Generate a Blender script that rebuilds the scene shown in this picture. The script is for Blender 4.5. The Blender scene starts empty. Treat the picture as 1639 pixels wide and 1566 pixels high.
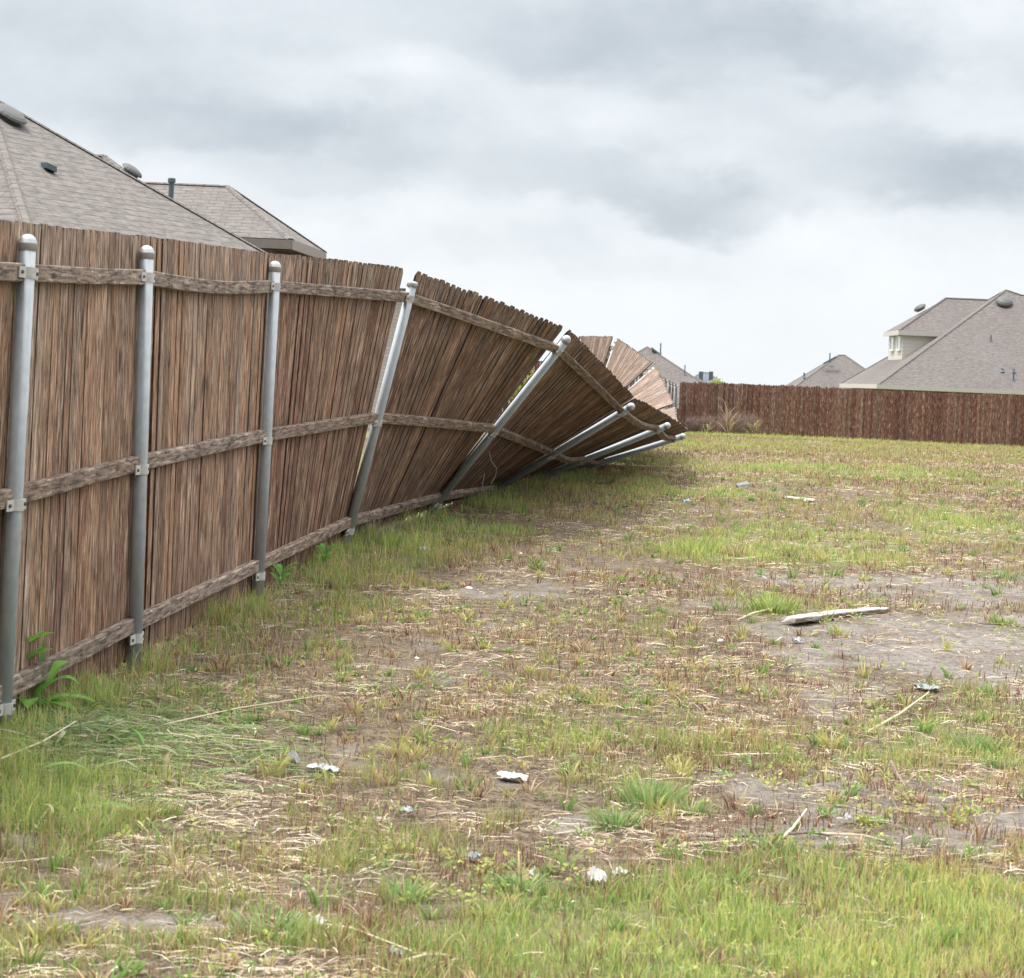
import bpy, math, random
import numpy as np
from mathutils import Vector, Matrix

random.seed(7)
RNG = np.random.default_rng(11)
SC = bpy.context.scene
COL = SC.collection

# ------------------------------------------------------------------ camera
CAMZ = 1.35
F = 4200.0                      # focal length in photograph pixels
W_, H_ = 1639.0, 1566.0
HORIZ = 605.0
PITCH = math.atan((H_ / 2 - HORIZ) / F)
ROLL = math.radians(2.4)
FWD = Vector((0, math.cos(PITCH), -math.sin(PITCH)))
U0 = Vector((0, math.sin(PITCH), math.cos(PITCH)))
RV = Vector((1, 0, 0)) * math.cos(ROLL) + U0 * math.sin(ROLL)
UV = Vector((1, 0, 0)) * (-math.sin(ROLL)) + U0 * math.cos(ROLL)
cd = bpy.data.cameras.new('camera')
cam = bpy.data.objects.new('camera', cd)
COL.objects.link(cam)
m = Matrix.Identity(4)
for r in range(3):
    m[r][0] = RV[r]; m[r][1] = UV[r]; m[r][2] = -FWD[r]
m[2][3] = CAMZ
cam.matrix_world = m
cd.sensor_fit = 'HORIZONTAL'
cd.sensor_width = 36
cd.lens = F / W_ * 36
cd.clip_start = 0.1
cd.clip_end = 9000
cd.dof.use_dof = True
cd.dof.focus_distance = 16
cd.dof.aperture_fstop = 15
SC.camera = cam
SC.render.resolution_x = 1024
SC.render.resolution_y = 978
SC.view_settings.view_transform = 'Standard'
SC.view_settings.look = 'None'
SC.view_settings.gamma = 1
SC.view_settings.exposure = 0.48

def ray(px, py):
    return FWD + RV * ((px - W_ / 2) / F) + UV * ((H_ / 2 - py) / F)
def P(px, py, Y):
    d = ray(px, py)
    return Vector((0, 0, CAMZ)) + d * (Y / d.y)
def on_plane(px, py, p0, n):
    d = ray(px, py); c = Vector((0, 0, CAMZ))
    return c + d * ((p0 - c).dot(n) / d.dot(n))

# ------------------------------------------------------------------ sun
SUN_EL, SUN_AZ = math.radians(70), math.radians(268)     # azimuth from +Y towards +X
sd = bpy.data.lights.new('sun', 'SUN')
sd.energy = 2.9
sd.angle = math.radians(16)
sd.color = (1.0, 0.96, 0.9)
sun = bpy.data.objects.new('sun', sd)
COL.objects.link(sun)
sdir = Vector((math.sin(SUN_AZ) * math.cos(SUN_EL), math.cos(SUN_AZ) * math.cos(SUN_EL), math.sin(SUN_EL)))
sun.rotation_euler = sdir.to_track_quat('Z', 'Y').to_euler()
sun.location = (0, 0, 30)

# ------------------------------------------------------------------ node helper
class NT:
    def __init__(self, tree):
        self.t = tree; self.n = tree.nodes; self.l = tree.links
    def node(self, typ, **kw):
        nd = self.n.new(typ)
        for k, v in kw.items():
            setattr(nd, k, v)
        return nd
    def put(self, sock, v):
        if v is None: return
        if hasattr(v, 'links') or isinstance(v, bpy.types.NodeSocket):
            self.l.new(v, sock)
        else:
            sock.default_value = v
    def math(self, op, a, b=None, c=None, clamp=False):
        nd = self.node('ShaderNodeMath', operation=op, use_clamp=clamp)
        self.put(nd.inputs[0], a); self.put(nd.inputs[1], b); self.put(nd.inputs[2], c)
        return nd.outputs[0]
    def vmul(self, v, s):
        nd = self.node('ShaderNodeVectorMath', operation='MULTIPLY')
        self.put(nd.inputs[0], v); nd.inputs[1].default_value = s
        return nd.outputs[0]
    def noise(self, vec, scale=1, detail=3, rough=.5, dist=0, out='Fac'):
        nd = self.node('ShaderNodeTexNoise')
        self.put(nd.inputs['Vector'], vec)
        nd.inputs['Scale'].default_value = scale
        nd.inputs['Detail'].default_value = detail
        nd.inputs['Roughness'].default_value = rough
        nd.inputs['Distortion'].default_value = dist
        return nd.outputs[out]
    def ramp(self, fac, stops):
        nd = self.node('ShaderNodeValToRGB')
        cr = nd.color_ramp
        while len(cr.elements) > 1: cr.elements.remove(cr.elements[-1])
        cr.elements[0].position = stops[0][0]; cr.elements[0].color = c4(stops[0][1])
        for p, c in stops[1:]:
            e = cr.elements.new(p); e.color = c4(c)
        self.put(nd.inputs[0], fac)
        return nd.outputs[0]
    def mix(self, fac, a, b, mode='MIX'):
        nd = self.node('ShaderNodeMix', data_type='RGBA', blend_type=mode)
        self.put(nd.inputs['Factor'], fac)
        for s, v in ((nd.inputs[6], a), (nd.inputs[7], b)):
            if isinstance(v, (tuple, list)): v = c4(v)
            self.put(s, v)
        return nd.outputs[2]
    def maprange(self, v, a, b, c=0., d=1.):
        nd = self.node('ShaderNodeMapRange')
        self.put(nd.inputs[0], v)
        for i, x in enumerate((a, b, c, d)): nd.inputs[i + 1].default_value = x
        return nd.outputs[0]
    def attr(self, name, out='Vector'):
        nd = self.node('ShaderNodeAttribute', attribute_name=name)
        return nd.outputs[out]
    def bump(self, h, strength=.3, dist=.01):
        nd = self.node('ShaderNodeBump')
        self.put(nd.inputs['Height'], h)
        nd.inputs['Strength'].default_value = strength
        nd.inputs['Distance'].default_value = dist
        return nd.outputs[0]
def c4(c):
    if isinstance(c, (int, float)): return (c, c, c, 1)
    return tuple(c) + (1,) if len(c) == 3 else tuple(c)

def new_mat(name):
    mt = bpy.data.materials.new(name)
    mt.use_nodes = True
    k = NT(mt.node_tree)
    bs = k.n.get('Principled BSDF')
    return mt, k, bs

# ------------------------------------------------------------------ world
wd = bpy.data.worlds.new('World')
SC.world = wd
wd.use_nodes = True
k = NT(wd.node_tree)
k.n.clear()
out = k.node('ShaderNodeOutputWorld')
sky = k.node('ShaderNodeTexSky', sky_type='NISHITA')
sky.sun_disc = False
sky.sun_elevation = SUN_EL
sky.sun_rotation = SUN_AZ
bg1 = k.node('ShaderNodeBackground'); k.l.new(sky.outputs[0], bg1.inputs[0]); bg1.inputs[1].default_value = 0.08
tc = k.node('ShaderNodeTexCoord')
sep = k.node('ShaderNodeSeparateXYZ'); k.l.new(tc.outputs['Generated'], sep.inputs[0])
X, Y, Z = sep.outputs
ya = k.math('MAXIMUM', k.math('ABSOLUTE', Y), .25)
u = k.math('DIVIDE', X, ya); v = k.math('DIVIDE', Z, ya)
cmb = k.node('ShaderNodeCombineXYZ'); k.l.new(u, cmb.inputs[0]); k.l.new(v, cmb.inputs[1]); k.l.new(Y, cmb.inputs[2])
duv = cmb.outputs[0]
str_ = k.vmul(duv, (1.0, 1.6, 1.0))
wn = k.node('ShaderNodeTexNoise'); k.l.new(str_, wn.inputs['Vector'])
wn.inputs['Scale'].default_value = 11; wn.inputs['Detail'].default_value = 5; wn.inputs['Roughness'].default_value = .55
ws = k.node('ShaderNodeVectorMath', operation='SUBTRACT'); k.l.new(wn.outputs['Color'], ws.inputs[0]); ws.inputs[1].default_value = (.5, .5, .5)
wn2 = k.node('ShaderNodeTexNoise'); k.l.new(str_, wn2.inputs['Vector'])
wn2.inputs['Scale'].default_value = 34; wn2.inputs['Detail'].default_value = 6
ws2 = k.node('ShaderNodeVectorMath', operation='SUBTRACT'); k.l.new(wn2.outputs['Color'], ws2.inputs[0]); ws2.inputs[1].default_value = (.5, .5, .5)
wsum = k.node('ShaderNodeVectorMath', operation='ADD'); k.l.new(k.vmul(ws.outputs[0], (.10, .055, 0)), wsum.inputs[0]); k.l.new(k.vmul(ws2.outputs[0], (.03, .022, 0)), wsum.inputs[1])
wsc = wsum.outputs[0]
wad = k.node('ShaderNodeVectorMath', operation='ADD'); k.l.new(duv, wad.inputs[0]); k.l.new(wsc, wad.inputs[1])
s2 = k.node('ShaderNodeSeparateXYZ'); k.l.new(wad.outputs[0], s2.inputs[0])
uw, vw = s2.outputs[0], s2.outputs[1]
def uvpix(px, py):
    a = (px - 820) / F; b = (HORIZ - py) / F
    return a * math.cos(ROLL) - b * math.sin(ROLL), a * math.sin(ROLL) + b * math.cos(ROLL)
clouds = [  # px, py, rx, ry, amount (+ darkens)
    (120, 110, 270, 80, .10), (330, 190, 190, 55, .17), (500, 250, 230, 60, .15), (230, 60, 330, 60, .06),
    (900, 50, 260, 70, .10), (1120, 95, 330, 75, .18), (1420, 110, 240, 50, .09), (960, 290, 200, 55, .17),
    (1090, 320, 140, 38, .14), (1480, 290, 230, 65, .17), (1600, 330, 220, 60, .17), (1300, 190, 240, 45, .05),
    (700, 215, 200, 60, .07), (850, 400, 330, 30, .05), (1350, 335, 120, 25, .05), (450, 330, 150, 40, .08),
    (640, 120, 90, 45, -.08), (110, 215, 140, 35, -.07), (1600, 30, 170, 60, -.10), (1290, 320, 70, 60, -.05),
    (1560, 190, 150, 30, -.05)]
tot = None
for (px, py, rx, ry, am) in clouds:
    cu, cv = uvpix(px, py)
    a = k.math('MULTIPLY', k.math('SUBTRACT', uw, cu), F / rx)
    b = k.math('MULTIPLY', k.math('SUBTRACT', vw, cv), F / ry)
    if am > 0: b = k.math('MAXIMUM', k.math('MULTIPLY', b, .8), k.math('MULTIPLY', b, -1.5))
    d2 = k.math('ADD', k.math('MULTIPLY', a, a), k.math('MULTIPLY', b, b))
    g = k.math('EXPONENT', k.math('MULTIPLY', k.math('MULTIPLY', d2, d2), -.8)) if am > 0 else k.math('EXPONENT', k.math('MULTIPLY', d2, -.9))
    g = k.math('MULTIPLY', g, am * .60)
    tot = g if tot is None else k.math('ADD', tot, g)
n1 = k.noise(str_, 17, 8, .6)
n2 = k.noise(str_, 4, 4, .5)
n1s = k.math('MULTIPLY', k.math('SUBTRACT', n1, .5), k.maprange(v, .02, .07, .07, .21))
n2s = k.math('MULTIPLY', k.math('SUBTRACT', n2, .5), k.maprange(v, .03, .2, .0, .22))
basel = k.maprange(v, .03, .12, .715, .615)
lum = k.math('SUBTRACT', basel, tot)
lum = k.math('ADD', k.math('ADD', lum, n1s), n2s)
lum = k.math('MAXIMUM', lum, .2)
boost = k.maprange(Z, .18, .9, 1.0, 4.6)     # overcast sky: brighter towards the zenith
lum = k.math('MULTIPLY', k.math('MULTIPLY', lum, boost), k.maprange(Y, -.7, .35, .50, 1.0))   # unseen sky behind the camera dimmed to deepen shade on faces toward it
tint = k.ramp(k.math('MULTIPLY', lum, 1.0), [(.42, (.885, .99, 1.09)), (.74, (.965, 1.0, 1.03)), (.86, (.99, 1.0, 1.012))])
cb = k.node('ShaderNodeVectorMath', operation='SCALE'); k.l.new(tint, cb.inputs[0]); k.l.new(lum, cb.inputs['Scale'])
bg2 = k.node('ShaderNodeBackground'); k.l.new(cb.outputs[0], bg2.inputs[0]); bg2.inputs[1].default_value = 1.0
mx = k.node('ShaderNodeMixShader'); mx.inputs[0].default_value = .95
k.l.new(bg1.outputs[0], mx.inputs[1]); k.l.new(bg2.outputs[0], mx.inputs[2]); k.l.new(mx.outputs[0], out.inputs[0])

# ------------------------------------------------------------------ ground profile
hk = np.array([(-20, 1.40), (0, 1.38), (6, 1.37), (9.15, 1.345), (11, 1.29), (13.8, 1.21), (16.5, 1.12), (19.5, 1.05), (22.5, .99),
               (26, .955), (30, .95), (36, .97), (43, 1.05), (60, 1.27), (80, 1.54), (92, 1.70), (100, 1.765), (130, 2.1), (200, 2.6), (400, 2.6)])
_yy = np.arange(-20, 400, .1)
_hh = np.interp(_yy, hk[:, 0], hk[:, 1])
_ker = np.hanning(31); _ker /= _ker.sum()
_hs = np.convolve(np.pad(_hh, 15, mode='edge'), _ker, mode='valid')
def hash2(ix, iy, s):
    n = (ix.astype(np.int64) * 374761393 + iy.astype(np.int64) * 668265263 + s * 982451653) & 0x7fffffff
    n = ((n ^ (n >> 13)) * 1274126177) & 0x7fffffff
    return ((n ^ (n >> 16)) & 0xffff) / 65535.0
def vnoise(x, y, s=0):
    x = np.asarray(x, float); y = np.asarray(y, float)
    ix = np.floor(x); iy = np.floor(y); fx = x - ix; fy = y - iy
    fx = fx * fx * (3 - 2 * fx); fy = fy * fy * (3 - 2 * fy)
    a = hash2(ix, iy, s); b = hash2(ix + 1, iy, s); c = hash2(ix, iy + 1, s); d = hash2(ix + 1, iy + 1, s)
    return (a * (1 - fx) + b * fx) * (1 - fy) + (c * (1 - fx) + d * fx) * fy
def fbm(x, y, s=0, o=4):
    r = 0; a = .5; t = 0
    for i in range(o):
        r = r + a * vnoise(x * 2 ** i, y * 2 ** i, s + i * 17); t += a; a *= .5
    return r / t
def gz(x, y):
    x = np.asarray(x, float); y = np.asarray(y, float)
    z = CAMZ - np.interp(y, _yy, _hs)
    fine = np.clip(1 - (np.abs(y) - 8) / 12, 0, 1)
    z = z + fine * (fbm(x * 16, y * 13, 9, 2) - .5) * .016
    near = np.clip(1 - (np.abs(y) - 20) / 40, 0, 1)
    z = z + near * ((fbm(x * .7, y * .5, 3, 3) - .5) * .05 + (fbm(x * 5, y * 4, 5, 3) - .5) * .022)
    return z
def gz1(x, y): return float(gz(np.array([x]), np.array([y]))[0])
def G(px, py):
    d = ray(px, py); t = 5.0
    for _ in range(60):
        g = gz1(0, d.y * t) if False else CAMZ - float(np.interp(d.y * t, _yy, _hs))
        t = t * .5 + .5 * max((g - CAMZ) / d.z, .5) if d.z < 0 else t
    return Vector((d.x * t, d.y * t, gz1(d.x * t, d.y * t)))

# fence line: post bases (photo px of the foot, distance) and directions
def postdef(bx, by, yb, tx, ty, yt):
    b = P(bx, by, yb); t = P(tx, ty, yt)
    return b, (t - b).normalized()
POSTS = []
POSTS.append(None)
POSTS.append(postdef(3, 1168, 9.15, 45, 376, 9.15))
POSTS.append(postdef(215, 1050, 11.07, 235, 401, 11.07))
POSTS.append(postdef(413, 945, 13.8, 441, 411, 13.8))
POSTS.append(postdef(554, 868, 16.6, 663, 443, 16.45))
POSTS.append(postdef(690, 818, 19.5, 905, 546, 18.95))
POSTS.append(postdef(775, 795, 22.5, 1012, 650, 21.6))
POSTS.append(postdef(812, 787, 25.2, 1065, 683, 24.75))
POSTS.append(postdef(848, 777, 27.8, 1083, 702, 27.6))
def lean(Y, bx, tx, ty):
    b = Vector((bx, Y, CAMZ - float(np.interp(Y, _yy, _hs)))); t = P(tx, ty, Y)
    return b, (t - b).normalized()
POSTS.append(lean(30.2, .10, 1072, 703))
POSTS.append(lean(32.6, .31, 1092, 690))
POSTS.append(lean(35.2, .50, 1083, 655))
POSTS.append(lean(37.8, .74, 1048, 590))
POSTS.append(lean(40.4, 1.03, 988, 543))
POSTS.append(lean(43.0, 1.10, 931, 532))
# the nearest post, out of the frame
d0 = POSTS[1][1]
POSTS[0] = (Vector((-1.99, 6.75, CAMZ - 1.37)), d0)
_y = 43.0; _n = 21
for i in range(1, _n + 1):
    Yp = 43 + (98.3 - 43) * i / _n
    Xp = 1.10 + (6.02 - 1.10) * i / _n
    POSTS.append((Vector((Xp, Yp, CAMZ - float(np.interp(Yp, _yy, _hs)))), Vector((0.0 + .02 * math.sin(i * 2.1), 0, 1)).normalized()))
FL = np.array([(p[0].y, p[0].x) for p in POSTS])
def fence_x(y): return np.interp(y, FL[:, 0], FL[:, 1])

# ------------------------------------------------------------------ mesh builder
class MB:
    def __init__(s): s.v = []; s.f = []; s.uv = []; s.tone = []
    def add(s, vs, fs, uvs=None, tone=(.5, .5, .5)):
        o = len(s.v)
        s.v += [tuple(x) for x in vs]
        s.f += [tuple(i + o for i in f) for f in fs]
        s.uv += [tuple(x) for x in uvs] if uvs is not None else [(x[0], x[2], x[1]) for x in vs]
        s.tone += [tone] * len(vs)
        return s
    def box(s, c, ax, ay, az, tone=(.5, .5, .5), uvo=(0, 0)):
        c = Vector(c); vs = []; us = []
        for i in (-1, 1):
            for j in (-1, 1):
                for kk in (-1, 1):
                    vs.append(c + ax * i + ay * j + az * kk)
                    us.append((i * ax.length + kk * az.length + uvo[0], j * ay.length + uvo[1], 0))
        fs = [(0, 1, 3, 2), (4, 6, 7, 5), (0, 4, 5, 1), (2, 3, 7, 6), (0, 2, 6, 4), (1, 5, 7, 3)]
        return s.add(vs, fs, us, tone)
    def abox(s, x0, x1, y0, y1, z0, z1, tone=(.5, .5, .5)):
        return s.box(((x0 + x1) / 2, (y0 + y1) / 2, (z0 + z1) / 2), Vector(((x1 - x0) / 2, 0, 0)), Vector((0, 0, (z1 - z0) / 2)), Vector((0, (y1 - y0) / 2, 0)), tone)
    def tube(s, pts, rad, n=10, cap=True, tone=(.5, .5, .5), flat=1.0):
        pts = [Vector(p) for p in pts]
        if not hasattr(rad, '__len__'): rad = [rad] * len(pts)
        d = (pts[-1] - pts[0]).normalized()
        a = d.cross(Vector((0, 0, 1)))
        if a.length < .05: a = d.cross(Vector((0, 1, 0)))
        a.normalize(); vs = []; us = []; L = 0
        for i, p in enumerate(pts):
            dd = (pts[min(i + 1, len(pts) - 1)] - pts[max(i - 1, 0)]).normalized()
            aa = (a - dd * a.dot(dd)).normalized(); b = dd.cross(aa)
            if i: L += (p - pts[i - 1]).length
            for q in range(n):
                t = 2 * math.pi * q / n
                vs.append(p + aa * math.cos(t) * rad[i] + b * math.sin(t) * rad[i] * flat)
                us.append((t * rad[0], L, 0))
        fs = []
        for i in range(len(pts) - 1):
            for q in range(n):
                fs.append((i * n + q, i * n + (q + 1) % n, (i + 1) * n + (q + 1) % n, (i + 1) * n + q))
        if cap:
            fs.append(tuple(range(n))[::-1]); fs.append(tuple((len(pts) - 1) * n + q for q in range(n)))
        return s.add(vs, fs, us, tone)
    def build(s, name, mat, parent=None, smooth=False, org=None):
        me = bpy.data.meshes.new(name)
        if parent is not None: org = parent['_org'] if '_org' in parent else (0, 0, 0)
        o_ = Vector(org) if org is not None else Vector((0, 0, 0))
        me.from_pydata([tuple(Vector(x) - o_) for x in s.v], [], s.f)
        a = me.attributes.new('wuv', 'FLOAT_VECTOR', 'POINT'); a.data.foreach_set('vector', np.array(s.uv, dtype=np.float32).ravel())
        a = me.attributes.new('tone', 'FLOAT_VECTOR', 'POINT'); a.data.foreach_set('vector', np.array(s.tone, dtype=np.float32).ravel())
        if smooth: me.shade_smooth() if hasattr(me, 'shade_smooth') else None
        me.materials.append(mat)
        ob = bpy.data.objects.new(name, me)
        COL.objects.link(ob)
        if parent is not None:
            ob.parent = parent
            if '_org' in parent: ob['_org'] = parent['_org']
        else:
            ob.location = o_
        return ob
def tag(o, label=None, cat=None, group=None, kind=None):
    if label: o['label'] = label
    if cat: o['category'] = cat
    if group: o['group'] = group
    if kind: o['kind'] = kind
    return o
def thing(name, loc, label, cat, group=None):
    o = bpy.data.objects.new(name, None); COL.objects.link(o)
    o.location = loc; o['_org'] = tuple(loc); o.empty_display_size = .2
    return tag(o, label, cat, group)

# ------------------------------------------------------------------ materials
def wood_mat(name, light, grey, dark, red, rough=.85, knots=True, gs=1.0, edge=False, cracks=False):
    mt, k, bs = new_mat(name)
    uvw = k.attr('wuv'); tone = k.attr('tone')
    sp = k.node('ShaderNodeSeparateXYZ'); k.l.new(tone, sp.inputs[0])
    tr, tg, tb = sp.outputs
    dn = k.node('ShaderNodeTexNoise'); k.l.new(k.vmul(uvw, (6, 1.2, 1)), dn.inputs['Vector']); dn.inputs['Scale'].default_value = 1
    dsc = k.vmul(dn.outputs['Color'], (.03, 0, 0))
    ad = k.node('ShaderNodeVectorMath', operation='ADD'); k.l.new(uvw, ad.inputs[0]); k.l.new(dsc, ad.inputs[1]); uvd = ad.outputs[0]
    grain = k.noise(k.vmul(uvd, (105 * gs, 6.5, 1)), 1, 5, .72)
    streak = k.noise(k.vmul(uvd, (26 * gs, 2.6, 1)), 1, 4, .6)
    blot = k.noise(k.vmul(uvd, (9, 1.6, 1)), 1, 4, .6)
    base = k.mix(k.maprange(k.math('ADD', tg, k.math('MULTIPLY', k.math('SUBTRACT', streak, .5), 1.1)), .35, .9), light, grey)
    base = k.mix(k.math('MULTIPLY', k.maprange(k.math('ADD', tb, k.math('MULTIPLY', k.math('SUBTRACT', blot, .5), 1.2)), .45, 1.05), .85), base, red)
    base = k.mix(k.maprange(grain, .46, .57, 0, .88), base, dark)
    base = k.mix(k.maprange(streak, .52, .70, 0, .6), base, dark)
    pale = k.noise(k.vmul(uvd, (60 * gs, 4.5, 3)), 1, 4, .65)
    base = k.mix(k.maprange(pale, .56, .63, 0, .75), base, tuple(min(1, c * 1.85) for c in grey))
    if knots:
        vo = k.node('ShaderNodeTexVoronoi'); k.l.new(k.vmul(uvd, (9, 2.2, 1)), vo.inputs['Vector'])
        vo.inputs['Scale'].default_value = 1; vo.inputs['Randomness'].default_value = 1
        kn = k.maprange(vo.outputs['Distance'], .10, .17, .85, 0)
        sel = k.node('ShaderNodeSeparateColor'); k.l.new(vo.outputs['Color'], sel.inputs[0])
        kn = k.math('MULTIPLY', kn, k.math('GREATER_THAN', sel.outputs[0], .55))
        base = k.mix(kn, base, tuple(c * .55 for c in dark))
    if edge:
        se = k.node('ShaderNodeSeparateXYZ'); k.l.new(uvw, se.inputs[0])
        base = k.mix(k.math('MULTIPLY', k.maprange(se.outputs[2], .25, .9), .85), base, tuple(c * .42 for c in dark))
    if cracks:
        ck = k.noise(k.vmul(uvw, (9, 62, 1)), 1, 3, .65)
        base = k.mix(k.maprange(ck, .57, .68, 0, .55), base, tuple(c * .6 for c in dark))
        ck2 = k.noise(k.vmul(uvw, (5, 7, 1)), 1, 3, .65)
        base = k.mix(k.maprange(ck2, .5, .7, 0, .4), base, tuple(min(1, c * 1.3) for c in grey))
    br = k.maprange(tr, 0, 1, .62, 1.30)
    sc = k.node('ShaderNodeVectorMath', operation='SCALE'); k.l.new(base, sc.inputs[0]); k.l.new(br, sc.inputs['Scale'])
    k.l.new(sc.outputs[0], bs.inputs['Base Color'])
    bs.inputs['Roughness'].default_value = rough
    bs.inputs['Specular IOR Level'].default_value = .25
    k.l.new(k.bump(k.math('ADD', grain, k.math('MULTIPLY', streak, .8)), .55, .006), bs.inputs['Normal'])
    return mt
M_PICK = wood_mat('weathered_cedar', (.44, .262, .162), (.38, .292, .224), (.044, .024, .017), (.20, .082, .052), edge=True)
M_PICKF = wood_mat('pale_cedar', (.40, .28, .20), (.34, .285, .24), (.13, .08, .058), (.28, .165, .12), edge=True)  # paler copy of the cedar with softer dark grain, for the recovering panels
M_RAIL = wood_mat('grey_rail_wood', (.31, .22, .165), (.30, .245, .20), (.070, .046, .036), (.17, .11, .085), gs=.8, cracks=True)
M_FAR = wood_mat('stained_fence_wood', (.235, .125, .086), (.27, .19, .145), (.060, .028, .020), (.165, .066, .045), knots=True, gs=.5)
M_BOARD = wood_mat('bleached_board_wood', (.50, .47, .44), (.54, .52, .50), (.20, .16, .13), (.32, .20, .13), knots=False)

def metal_mat():
    mt, k, bs = new_mat('galvanised_steel')
    uvw = k.attr('wuv')
    st = k.noise(k.vmul(uvw, (160, 2.5, 1)), 1, 3, .6)
    bl = k.noise(k.vmul(uvw, (30, 14, 1)), 1, 4, .6)
    sp = k.noise(k.vmul(uvw, (60, 9, 1)), 1, 3, .7)
    c = k.mix(k.maprange(bl, .3, .7), (.31, .345, .37), (.42, .455, .48))
    c = k.mix(k.maprange(st, .55, .8, 0, .4), c, (.22, .245, .27))
    c = k.mix(k.maprange(sp, .68, .78, 0, .5), c, (.30, .26, .22))
    k.l.new(c, bs.inputs['Base Color'])
    bs.inputs['Metallic'].default_value = .18
    k.l.new(k.maprange(bl, .2, .8, .56, .70), bs.inputs['Roughness'])
    k.l.new(k.bump(st, .12, .002), bs.inputs['Normal'])
    return mt
M_METAL = metal_mat()
def plain(name, col, rough=.6, metal=0., var=.15, scale=20, trans=0.):
    mt, k, bs = new_mat(name)
    tcn = k.node('ShaderNodeTexCoord')
    n = k.noise(tcn.outputs['Object'], scale, 4, .6)
    c = k.mix(k.maprange(n, .3, .7), tuple(x * (1 - var) for x in col), tuple(min(1, x * (1 + var)) for x in col))
    k.l.new(c, bs.inputs['Base Color']); bs.inputs['Roughness'].default_value = rough; bs.inputs['Metallic'].default_value = metal
    if trans:
        bs.inputs['Transmission Weight'].default_value = trans
    return mt
M_CAP = plain('cast_aluminium', (.46, .48, .50), .5, .3, .08, 60)
M_BRKT = plain('zinc_bracket', (.52, .51, .49), .55, .2, .15, 50)
M_BOLT = plain('dark_bolt', (.10, .09, .09), .5, .6)
def shingle_mat(name, a, b, c_):
    mt, k, bs = new_mat(name)
    uvw = k.attr('wuv')
    br = k.node('ShaderNodeTexBrick'); k.l.new(uvw, br.inputs['Vector'])
    br.offset = .37; br.offset_frequency = 2
    br.inputs['Color1'].default_value = c4(a); br.inputs['Color2'].default_value = c4(b); br.inputs['Mortar'].default_value = c4(c_)
    br.inputs['Scale'].default_value = 1; br.inputs['Mortar Size'].default_value = .007; br.inputs['Mortar Smooth'].default_value = .6
    br.inputs['Brick Width'].default_value = .235; br.inputs['Row Height'].default_value = .115
    sp = k.node('ShaderNodeSeparateXYZ'); k.l.new(uvw, sp.inputs[0])
    fr = k.math('FRACT', k.math('DIVIDE', sp.outputs[1], .115))
    c = k.mix(k.maprange(k.noise(uvw, 9, 3, .6), .35, .65, .15, .95), br.outputs[0], k.mix(k.maprange(k.noise(k.vmul(uvw, (5, 17, 1)), 1, 2, .6), .4, .6), tuple(x * 1.08 for x in a), tuple(x * .80 for x in b)))
    sn = k.noise(uvw, 60, 3, .7)
    c = k.mix(k.maprange(sn, .35, .75, 0, .35), c, tuple(x * .6 for x in a))
    bl = k.noise(uvw, .55, 3, .6)
    c = k.mix(k.maprange(bl, .35, .7, 0, .22), c, tuple(x * .75 for x in b))
    k.l.new(c, bs.inputs['Base Color']); bs.inputs['Roughness'].default_value = .9; bs.inputs['Specular IOR Level'].default_value = .2
    hh = k.math('ADD', k.math('MULTIPLY', k.math('SUBTRACT', 1.0, fr), 1.0), k.math('MULTIPLY', br.outputs['Fac'], -.35))
    hh = k.math('ADD', hh, k.math('MULTIPLY', sn, .3))
    k.l.new(k.bump(hh, .8, .02), bs.inputs['Normal'])
    return mt
M_SH = shingle_mat('weathered_shingles', (.208, .19, .177), (.142, .13, .121), (.09, .08, .075))
M_SH2 = shingle_mat('brown_grey_shingles', (.20, .180, .171), (.138, .123, .117), (.09, .078, .074))
M_SHB = shingle_mat('blue_grey_shingles', (.20, .22, .26), (.15, .17, .21), (.08, .09, .11))
M_FASCIA = plain('cream_trim', (.52, .51, .47), .6, 0, .05)
M_FASCIAT = plain('taupe_trim', (.24, .215, .195), .6, 0, .08)
M_VENT = plain('weathered_vent_metal', (.085, .085, .085), .55, .2, .1)
M_PIPE = plain('slate_vent_pipe', (.085, .12, .15), .55, .1, .15)
M_GLASS = plain('window_glass', (.55, .62, .64), .08, .55, .1, 3)
M_FRAME = plain('white_window_frame', (.75, .75, .73), .5, 0, .04)
def brick_mat(name, a, b, mo, w=.2, h=.075):
    mt, k, bs = new_mat(name)
    uvw = k.attr('wuv')
    br = k.node('ShaderNodeTexBrick'); k.l.new(uvw, br.inputs['Vector'])
    br.inputs['Color1'].default_value = c4(a); br.inputs['Color2'].default_value = c4(b); br.inputs['Mortar'].default_value = c4(mo)
    br.inputs['Scale'].default_value = 1; br.inputs['Mortar Size'].default_value = .006
    br.inputs['Brick Width'].default_value = w; br.inputs['Row Height'].default_value = h
    k.l.new(br.outputs[0], bs.inputs['Base Color']); bs.inputs['Roughness'].default_value = .9
    k.l.new(k.bump(br.outputs['Fac'], -.4, .01), bs.inputs['Normal'])
    return mt
M_BRICK = brick_mat('brown_brick', (.20, .12, .095), (.14, .085, .07), (.26, .24, .21))
M_PALEB = brick_mat('pale_brick', (.55, .51, .48), (.48, .44, .41), (.36, .33, .31))
M_SIDING = brick_mat('cream_lap_siding', (.62, .60, .55), (.60, .58, .53), (.40, .39, .36), 3.6, .16)

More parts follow.
